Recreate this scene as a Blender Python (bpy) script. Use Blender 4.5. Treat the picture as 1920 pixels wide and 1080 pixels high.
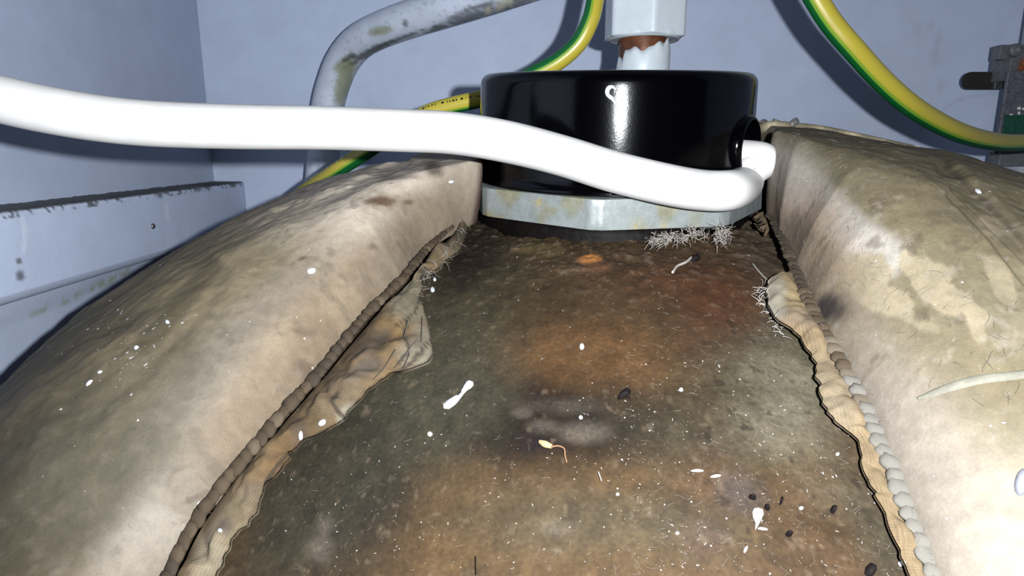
import bpy, bmesh, math, random
import numpy as np
from mathutils import Vector, Matrix
from mathutils.bvhtree import BVHTree

random.seed(7); RNG = np.random.default_rng(7)
S = bpy.context.scene; COL = S.collection
for o in list(bpy.data.objects): bpy.data.objects.remove(o)

# ------------------------------------------------------------------ camera, world, flash, exposure
Z0 = 1.05                      # height of the lens above the cupboard floor
F, PITCH = 1200.0, math.radians(12.3)
cam = bpy.data.cameras.new('camera'); cam.sensor_width = 36; cam.lens = 36*F/1920; cam.clip_start = .005
co = bpy.data.objects.new('camera', cam); COL.objects.link(co)
co.location = (0, 0, Z0); co.rotation_euler = (math.pi/2-PITCH, 0, 0); S.camera = co

w = bpy.data.worlds.new('world'); S.world = w; w.use_nodes = True
w.node_tree.nodes['Background'].inputs[0].default_value = (.80, .85, 1, 1)
w.node_tree.nodes['Background'].inputs[1].default_value = .006

fl = bpy.data.lights.new('camera_flash', 'POINT'); fl.energy = 6.3; fl.color = (.92, .96, 1); fl.shadow_soft_size = .0016
fo = bpy.data.objects.new('camera_flash', fl); COL.objects.link(fo)
fo.location = (.0165, -.004, Z0+.0055)

vs = S.view_settings
S.display_settings.display_device = 'sRGB'
vs.view_transform = 'Standard'; vs.look = 'None'; vs.gamma = 1; vs.use_curve_mapping = False
vs.exposure = 0

# ------------------------------------------------------------------ helpers
CP, SP = math.cos(PITCH), math.sin(PITCH)
def ray(px, py):                      # unit-depth ray through a measured point (lens at the origin)
    v = (540-py)/F
    return np.array([(px-960)/F, CP+v*SP, -SP+v*CP])
def P(px, py, d): return ray(px, py)*d
def project(V):
    d = V[:, 1]*CP - V[:, 2]*SP; u = V[:, 1]*SP + V[:, 2]*CP
    d = np.where(np.abs(d) < 1e-4, 1e-4, d)
    return 960+F*V[:, 0]/d, 540-F*u/d, d

def srgb(r, g, b):
    f = lambda c: (c/255/12.92 if c/255 <= .04045 else ((c/255+.055)/1.055)**2.4)
    return np.array([f(r), f(g), f(b)])

def hsh(ix, iy, iz, seed):
    n = (ix.astype(np.int64)*374761393 + iy.astype(np.int64)*668265263 + iz.astype(np.int64)*2147483647 + seed*1274126177) & 0xFFFFFFFF
    n = ((n ^ (n >> 13))*1274126177) & 0xFFFFFFFF
    n = ((n ^ (n >> 16))*2246822519) & 0xFFFFFFFF
    return ((n ^ (n >> 15)) & 0xFFFF)/65535.0
def vnoise(V, scale, seed=0):
    Q = V*scale; I = np.floor(Q); f = Q-I; f = f*f*(3-2*f); I = I.astype(np.int64)
    r = 0
    for dx in (0, 1):
        for dy in (0, 1):
            for dz in (0, 1):
                wgt = (f[:, 0] if dx else 1-f[:, 0])*(f[:, 1] if dy else 1-f[:, 1])*(f[:, 2] if dz else 1-f[:, 2])
                r = r + wgt*hsh(I[:, 0]+dx, I[:, 1]+dy, I[:, 2]+dz, seed)
    return r
def fbm(V, scale, seed=0, octs=4, gain=.55):
    a, t, r = 1., 0., 0
    for k in range(octs):
        r = r + a*vnoise(V, scale*2.03**k, seed+k*17); t += a; a *= gain
    return r/t
def sstep(x, a, b):
    t = np.clip((x-a)/(b-a), 0, 1); return t*t*(3-2*t)

def link(name, me, mats=None, parent=None, kind=None, label=None):
    o = bpy.data.objects.new(name, me); COL.objects.link(o)
    if mats is not None:
        for m in (mats if isinstance(mats, (list, tuple)) else [mats]): me.materials.append(m)
    if parent is not None: o.parent = parent
    if kind: o['kind'] = kind
    if label: o['label'] = label
    return o
def mesh(name, V, Fc, smooth=True, off=True):
    V = np.array(V, float)
    if off: V = V + np.array([0, 0, Z0])
    me = bpy.data.meshes.new(name)
    if isinstance(Fc, np.ndarray):
        n = Fc.shape[1]
        me.vertices.add(len(V)); me.vertices.foreach_set('co', V.ravel())
        me.loops.add(Fc.size); me.loops.foreach_set('vertex_index', Fc.ravel().astype(np.int32))
        me.polygons.add(len(Fc)); me.polygons.foreach_set('loop_start', np.arange(0, Fc.size, n, dtype=np.int32))
        me.update(calc_edges=True)
    else:
        me.from_pydata([tuple(v) for v in V], [], Fc); me.update()
    if smooth: me.polygons.foreach_set('use_smooth', np.ones(len(me.polygons), bool))
    return me
def set_col(me, C, name='Col'):
    a = me.color_attributes.new(name, 'FLOAT_COLOR', 'POINT')
    a.data.foreach_set('color', np.concatenate([C, np.ones((len(C), 1))], 1).astype(np.float32).ravel())
def thing(name, label, cat, group=None, loc=(0, 0, 0), rot=(0, 0, 0)):
    o = bpy.data.objects.new(name, None); COL.objects.link(o); o.empty_display_size = .02
    o.location = (loc[0], loc[1], loc[2]+Z0); o.rotation_euler = rot
    return tag(o, label, cat, group)
def tag(o, label, cat, group=None):
    o['label'] = label; o['category'] = cat
    if group: o['group'] = group
    return o
def child(name, me_or_args, mats, parent, **k):     # mesh given in scene coordinates under a thing standing at its own base
    o = link(name, me_or_args, mats, parent, **k)
    return o
def parent_keep(o, p):
    bpy.context.view_layer.update(); o.parent = p; o.matrix_parent_inverse = p.matrix_world.inverted()

def grid_faces(nu, nv, wrap=False):
    i = np.arange(nu-1)[:, None]; j = np.arange(nv if wrap else nv-1)[None, :]
    j2 = (j+1) % nv
    a = i*nv+j; b = i*nv+j2; c = (i+1)*nv+j2; d = (i+1)*nv+j
    return np.stack([a, b, c, d], -1).reshape(-1, 4)

def catmull(pts, n):
    pts = np.array(pts, float); k = len(pts)
    e = np.vstack([2*pts[0]-pts[1], pts, 2*pts[-1]-pts[-2]])
    out = []
    for s in np.linspace(0, k-1-1e-9, n):
        i = int(s); t = s-i; p0, p1, p2, p3 = e[i:i+4]
        out.append(.5*((2*p1)+(-p0+p2)*t+(2*p0-5*p1+4*p2-p3)*t*t+(-p0+3*p1-3*p2+p3)*t**3))
    return np.array(out)

def tube(name, pts, rad, n=120, seg=28, twist=None, off=True, eye=(0, 0, 0), smoothpath=True, cap=True):
    """pts: control points; rad: radius or list per control point. UV: x along, y around (0 faces the eye)."""
    pts = np.array(pts, float)
    R = np.full(len(pts), rad) if np.isscalar(rad) else np.array(rad, float)
    T = np.zeros(len(pts)) if twist is None else np.radians(np.array(twist, float))
    A = np.concatenate([pts, R[:, None], T[:, None]], 1)
    A = catmull(A, n) if smoothpath else A
    n = len(A); Pp, R, T = A[:, :3], np.abs(A[:, 3]), A[:, 4]
    tan = np.gradient(Pp, axis=0); tan /= np.linalg.norm(tan, axis=1)[:, None]+1e-12
    e = np.array(eye)-Pp; n1 = e-(e*tan).sum(1)[:, None]*tan; n1 /= np.linalg.norm(n1, axis=1)[:, None]+1e-12
    n2 = np.cross(tan, n1)
    ang = np.linspace(0, 2*np.pi, seg+1)[None, :]+T[:, None]
    V = Pp[:, None, :]+R[:, None, None]*(np.cos(ang)[..., None]*n1[:, None, :]+np.sin(ang)[..., None]*n2[:, None, :])
    Fc = grid_faces(n, seg+1)
    L = np.concatenate([[0], np.cumsum(np.linalg.norm(np.diff(Pp, axis=0), axis=1))])
    V = V.reshape(-1, 3)
    me = mesh(name, V, Fc, off=off)
    uv = np.stack(np.broadcast_arrays(L[:, None]*100, np.linspace(0, 1, seg+1)[None, :]), -1).reshape(-1, 2)
    lay = me.uv_layers.new(name='UV')
    lay.data.foreach_set('uv', uv[Fc.ravel()].astype(np.float32).ravel())
    if cap:
        bm = bmesh.new(); bm.from_mesh(me); bm.verts.ensure_lookup_table()
        for i in (0, n-1):
            try: bm.faces.new([bm.verts[i*(seg+1)+j] for j in range(seg)])
            except ValueError: pass
        bmesh.ops.recalc_face_normals(bm, faces=bm.faces)
        bm.to_mesh(me); bm.free()
    return me
def lathe(name, prof, seg=96, off=False):
    prof = np.array(prof); a = np.linspace(0, 2*np.pi, seg, endpoint=False)
    V = np.stack([prof[:, 0][:, None]*np.cos(a), prof[:, 0][:, None]*np.sin(a), np.repeat(prof[:, 1][:, None], seg, 1)], -1).reshape(-1, 3)
    me = mesh(name, V, grid_faces(len(prof), seg, True), off=off)
    bm = bmesh.new(); bm.from_mesh(me); bmesh.ops.remove_doubles(bm, verts=bm.verts, dist=1e-6); bmesh.ops.recalc_face_normals(bm, faces=bm.faces); bm.to_mesh(me); bm.free()
    return me
def box(name, lo, hi, bev=0, off=True, segs=2):
    bm = bmesh.new(); bmesh.ops.create_cube(bm, size=1)
    lo, hi = Vector(lo), Vector(hi)
    for v in bm.verts: v.co = Vector(((lo+hi)/2)[i]+v.co[i]*(hi-lo)[i] for i in range(3))
    if bev: bmesh.ops.bevel(bm, geom=bm.edges[:], offset=bev, segments=segs, affect='EDGES', profile=.5)
    if off:
        for v in bm.verts: v.co.z += Z0
    me = bpy.data.meshes.new(name); bm.to_mesh(me); bm.free(); return me
def nutprism(name, R, z0, z1, rot, ch, sides=6):
    """a nut with flat sides, corners chamfered at both faces"""
    zs = [(R*.86, z0), (R*.985, z0+ch*.4), (R, z0+ch), (R, z1-ch), (R*.985, z1-ch*.4), (R*.86, z1)]
    N = 96; V = []; ap = R*math.cos(math.pi/sides)
    for r, z in zs:
        for k in range(N):
            a = 2*math.pi*k/N; m = (a-rot) % (2*math.pi/sides)-math.pi/sides
            rr = min(ap/math.cos(m), R*.988)
            rr = min(rr, r if r < R*.99 else 9)
            V.append((rr*math.cos(a), rr*math.sin(a), z))
    me = mesh(name, V, grid_faces(len(zs), N, True), smooth=False, off=False)
    bm = bmesh.new(); bm.from_mesh(me); bm.verts.ensure_lookup_table()
    bm.faces.new([bm.verts[k] for k in range(N)]); bm.faces.new([bm.verts[(len(zs)-1)*N+k] for k in range(N)])
    bmesh.ops.recalc_face_normals(bm, faces=bm.faces); bm.to_mesh(me); bm.free()
    return me

# ------------------------------------------------------------------ materials
def mat(name, col=(.5, .5, .5), rough=.6, metal=0, attr=None, noise=None, bump=None, spec=.5, coat=0):
    """noise = [(scale, low colour multiplier, high, detail, stretch)], bump = [(scale, strength, distance, stretch)]"""
    m = bpy.data.materials.new(name); m.use_nodes = True; nt = m.node_tree; N = nt.nodes; L = nt.links
    b = N['Principled BSDF']; b.inputs['Roughness'].default_value = rough; b.inputs['Metallic'].default_value = metal
    b.inputs['Specular IOR Level'].default_value = spec; b.inputs['Coat Weight'].default_value = coat
    if attr:
        c = N.new('ShaderNodeAttribute'); c.attribute_name = attr; out = c.outputs['Color']
    else:
        c = N.new('ShaderNodeRGB'); c.outputs[0].default_value = (*col, 1); out = c.outputs[0]
    tc = N.new('ShaderNodeTexCoord')
    def coords(st):
        mp = N.new('ShaderNodeMapping'); mp.inputs['Scale'].default_value = st; L.new(tc.outputs['Object'], mp.inputs[0]); return mp.outputs[0]
    for (sc, lo, hi, det, st) in (noise or []):
        n = N.new('ShaderNodeTexNoise'); n.inputs['Scale'].default_value = sc; n.inputs['Detail'].default_value = det
        L.new(coords(st), n.inputs['Vector'])
        mr = N.new('ShaderNodeMapRange'); mr.inputs[1].default_value = .3; mr.inputs[2].default_value = .7; mr.inputs[3].default_value = lo; mr.inputs[4].default_value = hi
        L.new(n.outputs[0], mr.inputs[0])
        mx = N.new('ShaderNodeMix'); mx.data_type = 'RGBA'; mx.blend_type = 'MULTIPLY'; mx.inputs[0].default_value = 1
        L.new(out, mx.inputs[6]); L.new(mr.outputs[0], mx.inputs[7]); out = mx.outputs[2]
    L.new(out, b.inputs['Base Color'])
    prev = None
    for (sc, strg, dist, st) in (bump or []):
        n = N.new('ShaderNodeTexNoise'); n.inputs['Scale'].default_value = sc; n.inputs['Detail'].default_value = 5
        L.new(coords(st), n.inputs['Vector'])
        bp = N.new('ShaderNodeBump'); bp.inputs['Strength'].default_value = strg; bp.inputs['Distance'].default_value = dist
        L.new(n.outputs[0], bp.inputs['Height'])
        if prev: L.new(prev, bp.inputs['Normal'])
        prev = bp.outputs[0]
    if prev: L.new(prev, b.inputs['Normal'])
    return m
I3 = (1, 1, 1)
M_wall = mat('painted wall', attr='Col', rough=.55, spec=.3, noise=[(60, .96, 1.03, 4, I3), (900, .975, 1.02, 2, I3)], bump=[(500, .12, .0006, I3), (40, .1, .002, I3)])
M_copper = mat('grimy copper', attr='Col', rough=.75, spec=.10, noise=[(260, .80, 1.22, 5, I3), (1300, .80, 1.25, 4, I3)], bump=[(900, .35, .0004, I3), (150, .15, .001, I3)])
M_pad = mat('jacket cover', attr='Col', rough=.75, spec=.10, noise=[(500, .90, 1.10, 4, I3), (2200, .93, 1.07, 2, I3)], bump=[(1500, .2, .0003, I3), (200, .15, .0008, I3)])
M_coil = mat('overlocked seam', attr='Col', rough=.8, spec=.2, noise=[(900, .82, 1.18, 4, I3), (3000, .75, 1.2, 2, (1, 1, 1))], bump=[(2500, .4, .0003, I3)])
M_capb = mat('black phenolic', (.0003, .0003, .0005), rough=.11, spec=.18, bump=[(1100, .05, .0002, (1, 1, .6)), (2600, .06, .0002, I3)])
M_zinc = mat('dull zinc', attr='Col', rough=.42, metal=.35, spec=.4, noise=[(300, .88, 1.1, 4, I3), (1500, .92, 1.07, 2, I3)], bump=[(700, .2, .0003, I3)])
M_ring = mat('dark sealing ring', (.0014, .0009, .0008), rough=.6, spec=.06, bump=[(500, .5, .0006, I3)], noise=[(200, .5, 1.8, 4, I3)])
M_white = mat('white flex sheath', (.30, .292, .284), rough=.45, spec=.35, noise=[(140, .93, 1.03, 4, I3)], bump=[(400, .06, .0004, I3)])
M_wpaint = mat('white gloss paint', (.34, .375, .40), rough=.35, noise=[(120, .95, 1.03, 3, I3)], bump=[(160, .2, .0008, I3)])
M_cpipe = mat('brown tarnished copper pipe', (.10, .036, .016), rough=.35, metal=.45, noise=[(220, .5, 1.4, 4, I3)], bump=[(300, .2, .0004, I3)])
M_gpaint = mat('grey painted pipe', attr='Col', rough=.5, spec=.35, bump=[(250, .2, .0006, I3)])
M_cloth = None
M_dark = mat('dark flake', (.0035, .0022, .0022), rough=.8, spec=.08)
M_straw = mat('straw splinter', (.20, .135, .065), rough=.7)
M_splash = mat('dried white paint', (.26, .27, .29), rough=.5, bump=[(800, .2, .0003, I3)])
M_cream = mat('cream spot', (.18, .165, .14), rough=.6)
M_spark = mat('white dust flakes', (.17, .165, .16), rough=.6)
M_lintd = mat('dark lint', (.03, .025, .02), rough=.9)
M_lintp = mat('pale lint', (.12, .11, .095), rough=.9)
M_fibre = mat('hemp fibre', (.15, .132, .115), rough=.8)
M_steel = mat('dull steel', (.22, .22, .21), rough=.35, metal=.8, noise=[(400, .6, 1.2, 3, I3)])
M_bar = mat('dark bar metal', (.022, .018, .018), rough=.6, metal=.2)
M_grey = mat('grey bracket', (.10, .105, .11), rough=.5, noise=[(300, .8, 1.2, 3, I3)])
M_tag = mat('tag plate', (.085, .085, .10), rough=.45, noise=[(500, .6, 1.3, 3, I3)])
M_taggreen = mat('green tag field', (.006, .05, .03), rough=.4, noise=[(700, .5, 1.6, 3, I3)])
M_print = mat('white print', (.6, .6, .6), rough=.5)
M_strand = mat('copper strands', (.45, .13, .04), rough=.35, metal=.6)
M_screwhead = mat('bright screw', (.5, .5, .48), rough=.25, metal=.9)
M_spot = mat('lilac white paint', (.085, .085, .10), rough=.45)

def cloth_mat():
    m = mat('hessian cloth', attr='Col', rough=.9, spec=.15, noise=[(700, .85, 1.15, 4, I3)])
    nt = m.node_tree; N = nt.nodes; L = nt.links; b = N['Principled BSDF']
    uv = N.new('ShaderNodeUVMap'); uv.uv_map = 'UV'
    hs = []
    for d in ('X', 'Y'):
        wv = N.new('ShaderNodeTexWave'); wv.bands_direction = d; wv.inputs['Scale'].default_value = 7.5 if d == 'X' else 6.6
        wv.inputs['Distortion'].default_value = 1.2; wv.inputs['Detail'].default_value = 2
        L.new(uv.outputs[0], wv.inputs['Vector']); hs.append(wv.outputs['Fac'])
    mu = N.new('ShaderNodeMath'); mu.operation = 'ADD'; L.new(hs[0], mu.inputs[0]); L.new(hs[1], mu.inputs[1])
    bp = N.new('ShaderNodeBump'); bp.inputs['Strength'].default_value = .22; bp.inputs['Distance'].default_value = .0006
    L.new(mu.outputs[0], bp.inputs['Height']); L.new(bp.outputs[0], b.inputs['Normal'])
    old = b.inputs['Base Color'].links[0].from_socket
    mr = N.new('ShaderNodeMapRange'); mr.inputs[2].default_value = 2; mr.inputs[3].default_value = .90; mr.inputs[4].default_value = 1.08
    L.new(mu.outputs[0], mr.inputs[0])
    mx = N.new('ShaderNodeMix'); mx.data_type = 'RGBA'; mx.blend_type = 'MULTIPLY'; mx.inputs[0].default_value = 1
    L.new(old, mx.inputs[6]); L.new(mr.outputs[0], mx.inputs[7]); L.new(mx.outputs[2], b.inputs['Base Color'])
    return m
M_cloth = cloth_mat()

def earth_mat(printed=False):
    m = mat('green and yellow sheath', (.4, .4, .1), rough=.35, spec=.4); nt = m.node_tree; N = nt.nodes; L = nt.links; b = N['Principled BSDF']
    uv = N.new('ShaderNodeUVMap'); uv.uv_map = 'UV'; sx = N.new('ShaderNodeSeparateXYZ'); L.new(uv.outputs[0], sx.inputs[0])
    r = N.new('ShaderNodeValToRGB'); e = r.color_ramp; e.interpolation = 'LINEAR'
    Y = (.26, .215, .024, 1); G = (.0022, .058, .012, 1); YG = (.11, .19, .017, 1)
    e.elements[0].position = 0; e.elements[0].color = Y
    e.elements[1].position = .485; e.elements[1].color = Y
    for p, c in ((.492, YG), (.53, YG), (.537, G), (.95, G), (.957, YG), (.99, YG), (.996, Y)):
        x = e.elements.new(p); x.color = c
    L.new(sx.outputs[1], r.inputs[0])
    out = r.outputs[0]
    if printed:      # a worn line of black print along the yellow
        nz = N.new('ShaderNodeTexNoise'); nz.noise_dimensions = '1D'; nz.inputs['Scale'].default_value = 9; nz.inputs['Detail'].default_value = 2
        L.new(sx.outputs[0], nz.inputs['W'])
        pr = N.new('ShaderNodeValToRGB'); q = pr.color_ramp; q.interpolation = 'CONSTANT'
        q.elements[0].color = (0, 0, 0, 1); q.elements[1].position = .52; q.elements[1].color = (1, 1, 1, 1); L.new(nz.outputs[0], pr.inputs[0])
        bd = N.new('ShaderNodeValToRGB'); q = bd.color_ramp; q.interpolation = 'CONSTANT'
        q.elements[0].color = (0, 0, 0, 1); q.elements[1].position = .135; q.elements[1].color = (1, 1, 1, 1); q.elements.new(.175).color = (0, 0, 0, 1); L.new(sx.outputs[1], bd.inputs[0])
        mu = N.new('ShaderNodeMath'); mu.operation = 'MULTIPLY'; L.new(pr.outputs[0], mu.inputs[0]); L.new(bd.outputs[0], mu.inputs[1])
        mx = N.new('ShaderNodeMix'); mx.data_type = 'RGBA'; mx.inputs[7].default_value = (.004, .006, .004, 1); L.new(mu.outputs[0], mx.inputs[0]); L.new(out, mx.inputs[6]); out = mx.outputs[2]
    L.new(out, b.inputs['Base Color'])
    return m
M_earth = earth_mat(); M_earthp = earth_mat(True)

# ------------------------------------------------------------------ room shell
XL, YB, XR, YF, ZF, ZT = -.226, .492, .70, -.12, -Z0, 1.0
T = .02
WALLC = np.array([.49, .555, .70])
def px_blob(px, py, cx, cy, rx, ry, ang=0, edge=.5, n=None, na=.5):
    a = math.radians(ang); x = (px-cx)*math.cos(a)+(py-cy)*math.sin(a); y = -(px-cx)*math.sin(a)+(py-cy)*math.cos(a)
    d = np.sqrt((x/rx)**2+(y/ry)**2)
    if n is not None: d = d+(n-.5)*2*na
    return 1-sstep(d, 1-edge, 1+edge)
def px_line(px, py, pts, wdt):
    d = np.full(len(px), 1e9)
    for (x0, y0), (x1, y1) in zip(pts[:-1], pts[1:]):
        vx, vy = x1-x0, y1-y0; t = np.clip(((px-x0)*vx+(py-y0)*vy)/(vx*vx+vy*vy+1e-9), 0, 1)
        d = np.minimum(d, np.hypot(px-x0-t*vx, py-y0-t*vy))
    return 1-sstep(d, wdt*.4, wdt)
def mixc(C, c, m): return C*(1-m[:, None])+np.array(c)*m[:, None]

def wall_panel(name, origin, eu, ev, nu, nv, thick, paint):
    """a dense wall face with a slab behind it"""
    o = np.array(origin, float); eu = np.array(eu, float); ev = np.array(ev, float)
    nrm = np.cross(eu, ev); nrm /= np.linalg.norm(nrm)
    # finer towards the stretch in view
    u = np.linspace(0, 1, nu); v = np.linspace(0, 1, nv)
    V = o+u[:, None, None]*eu+v[None, :, None]*ev; V = V.reshape(-1, 3)
    back = np.array([o, o+ev, o+eu+ev, o+eu])-nrm*thick
    C = paint(V)
    k = len(V); VV = np.vstack([V, back])
    Fq = grid_faces(nu, nv)
    c = [0, nv-1, nu*nv-1, (nu-1)*nv]
    ex = np.array([[k, k+1, k+2, k+3], [c[0], c[1], k+1, k], [c[1], c[2], k+2, k+1], [c[2], c[3], k+3, k+2], [c[3], c[0], k, k+3]])
    me = mesh(name, VV, np.vstack([Fq, ex]), smooth=False)
    set_col(me, np.vstack([C, np.repeat(WALLC[None], 4, 0)]))
    return link(name, me, M_wall, kind='structure')
def paint_back(V):
    px, py, d = project(V); n = fbm(V, 70, 3); C = np.repeat(WALLC[None]*1.0, len(V), 0)
    C *= (.96+.08*n)[:, None]
    for p in ([(1890, 170), (1800, 185), (1755, 215), (1700, 268)],): C = mixc(C, WALLC*.82, .6*px_line(px, py, p, 3.5))
    for (x, y, rx, ry) in ((1745, 45, 5, 12), (1720, 52, 4, 14), (1752, 108, 9, 16), (1764, 160, 5, 12), (1757, 75, 4, 20)):
        C = mixc(C, WALLC*.80, .55*px_blob(px, py, x, y, rx, ry, 8, .6, n, .4))
    return C
def paint_left(V):
    px, py, d = project(V); n = fbm(V, 60, 5); n2 = fbm(V, 300, 8, 3)
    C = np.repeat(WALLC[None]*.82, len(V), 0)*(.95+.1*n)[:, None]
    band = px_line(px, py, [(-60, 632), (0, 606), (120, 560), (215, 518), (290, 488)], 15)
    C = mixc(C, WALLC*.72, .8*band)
    st = px_line(px, py, [(60, 588), (130, 560), (210, 524), (240, 508)], 8)*sstep(n2, .35, .55)
    C = mixc(C, np.array([.24, .27, .17]), .8*st)
    C = mixc(C, WALLC*.75, .5*px_blob(px, py, 40, 590, 45, 14, -25, .5, n2, .6))
    return C
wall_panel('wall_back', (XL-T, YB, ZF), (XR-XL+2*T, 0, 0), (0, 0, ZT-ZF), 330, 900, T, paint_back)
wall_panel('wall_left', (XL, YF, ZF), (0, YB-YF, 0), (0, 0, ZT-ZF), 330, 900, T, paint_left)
def plain(name, lo, hi, c):
    me = box(name, lo, hi); set_col(me, np.repeat(np.array(c)[None], len(me.vertices), 0)); return link(name, me, M_wall, kind='structure')
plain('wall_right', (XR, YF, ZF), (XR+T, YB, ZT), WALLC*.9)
plain('floor', (XL-T, YF, ZF-T), (XR+T, YB+T, ZF), (.16, .12, .09))
plain('ceiling', (XL-T, YF, ZT), (XR+T, YB+T, ZT+T), WALLC)

# batten on the side wall
def batten():
    zt, zb, x1 = -.0243, -.0618, -.2037
    n, m = 420, 24
    ys = np.linspace(YF+.02, YB-.0005, n)
    prof = [(XL, zt), (x1-.0015, zt), (x1-.0004, zt-.0005), (x1, zt-.0015)]+[(x1, z) for z in np.linspace(zt-.003, zb+.0025, 40)]+[(x1-.0006, zb+.0007), (x1-.002, zb), (XL, zb)]
    V = np.array([[(x, y, z) for (x, z) in prof] for y in ys]).reshape(-1, 3)
    k = len(prof)
    nz = fbm(V, 90, 21); n2 = fbm(V, 420, 22, 3)
    top = (V[:, 2] > zt-.0012)
    V2 = V.copy()
    V2[:, 2] += np.where(top, (n2-.5)*.0010, 0)
    C = np.repeat(WALLC[None], len(V), 0)*(.93+.12*nz)[:, None]
    px, py, d = project(V)
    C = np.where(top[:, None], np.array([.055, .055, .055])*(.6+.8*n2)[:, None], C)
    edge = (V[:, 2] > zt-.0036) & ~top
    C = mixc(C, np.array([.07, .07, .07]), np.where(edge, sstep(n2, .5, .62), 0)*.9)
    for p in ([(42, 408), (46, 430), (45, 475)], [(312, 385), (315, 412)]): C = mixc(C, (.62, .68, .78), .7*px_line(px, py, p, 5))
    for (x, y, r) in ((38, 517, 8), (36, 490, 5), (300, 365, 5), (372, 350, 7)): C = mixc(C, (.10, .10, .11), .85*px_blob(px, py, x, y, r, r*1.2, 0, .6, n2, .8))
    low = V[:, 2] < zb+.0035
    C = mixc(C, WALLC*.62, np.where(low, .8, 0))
    me = mesh('trim_1', V2, grid_faces(n, k, False))
    bm = bmesh.new(); bm.from_mesh(me); bm.verts.ensure_lookup_table()
    bm.faces.new([bm.verts[j] for j in range(k)]); bm.faces.new([bm.verts[(n-1)*k+j] for j in range(k)])
    bmesh.ops.recalc_face_normals(bm, faces=bm.faces); bm.to_mesh(me); bm.free()
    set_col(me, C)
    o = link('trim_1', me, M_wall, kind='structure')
    # the nail in the batten, in a chipped dent
    r = ray(286, 424); p = r*(x1/r[0])
    nl = lathe('nail', [(0, .0012), (.0011, .0011), (.0016, .0006), (.0017, -.001), (0, -.001)], 14)
    q = link('nail', nl, M_steel, o, label='small steel nail head in a chipped dent')
    q.matrix_local = Matrix.Translation((p[0], p[1], p[2]+Z0)) @ Matrix.Rotation(math.pi/2, 4, 'Y')
batten()

# ------------------------------------------------------------------ hot water cylinder (copper dome)
AX = np.array([.040, .235]); CA, CH, ZC = .200, .125, -.0155
def prof_z(rho): return ZC-CH*(1-np.sqrt(np.clip(1-(rho/CA)**2, 0, 1)))
def hit(px, py, off=0.0):
    r = ray(px, py); lo, hi = .03, .6; t = .03
    f = lambda t: (r*t)[2]-(prof_z(np.hypot(*((r*t)[:2]-AX)))+off)
    prev = t
    while t < .7:
        if f(t) < 0 and np.hypot(*((r*t)[:2]-AX)) < CA: break
        prev = t; t += .002
    a, b = prev, t
    for _ in range(30):
        m = (a+b)/2
        if f(m) < 0: b = m
        else: a = m
    return r*b
def dome_normal(V):
    dx = V[:, :2]-AX; rho = np.hypot(dx[:, 0], dx[:, 1])+1e-9
    s = CH*rho/CA**2/np.sqrt(np.clip(1-(rho/CA)**2, 1e-3, 1))
    n = np.stack([dx[:, 0]/rho*s, dx[:, 1]/rho*s, np.ones(len(V))], 1)
    return n/np.linalg.norm(n, axis=1)[:, None]

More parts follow.
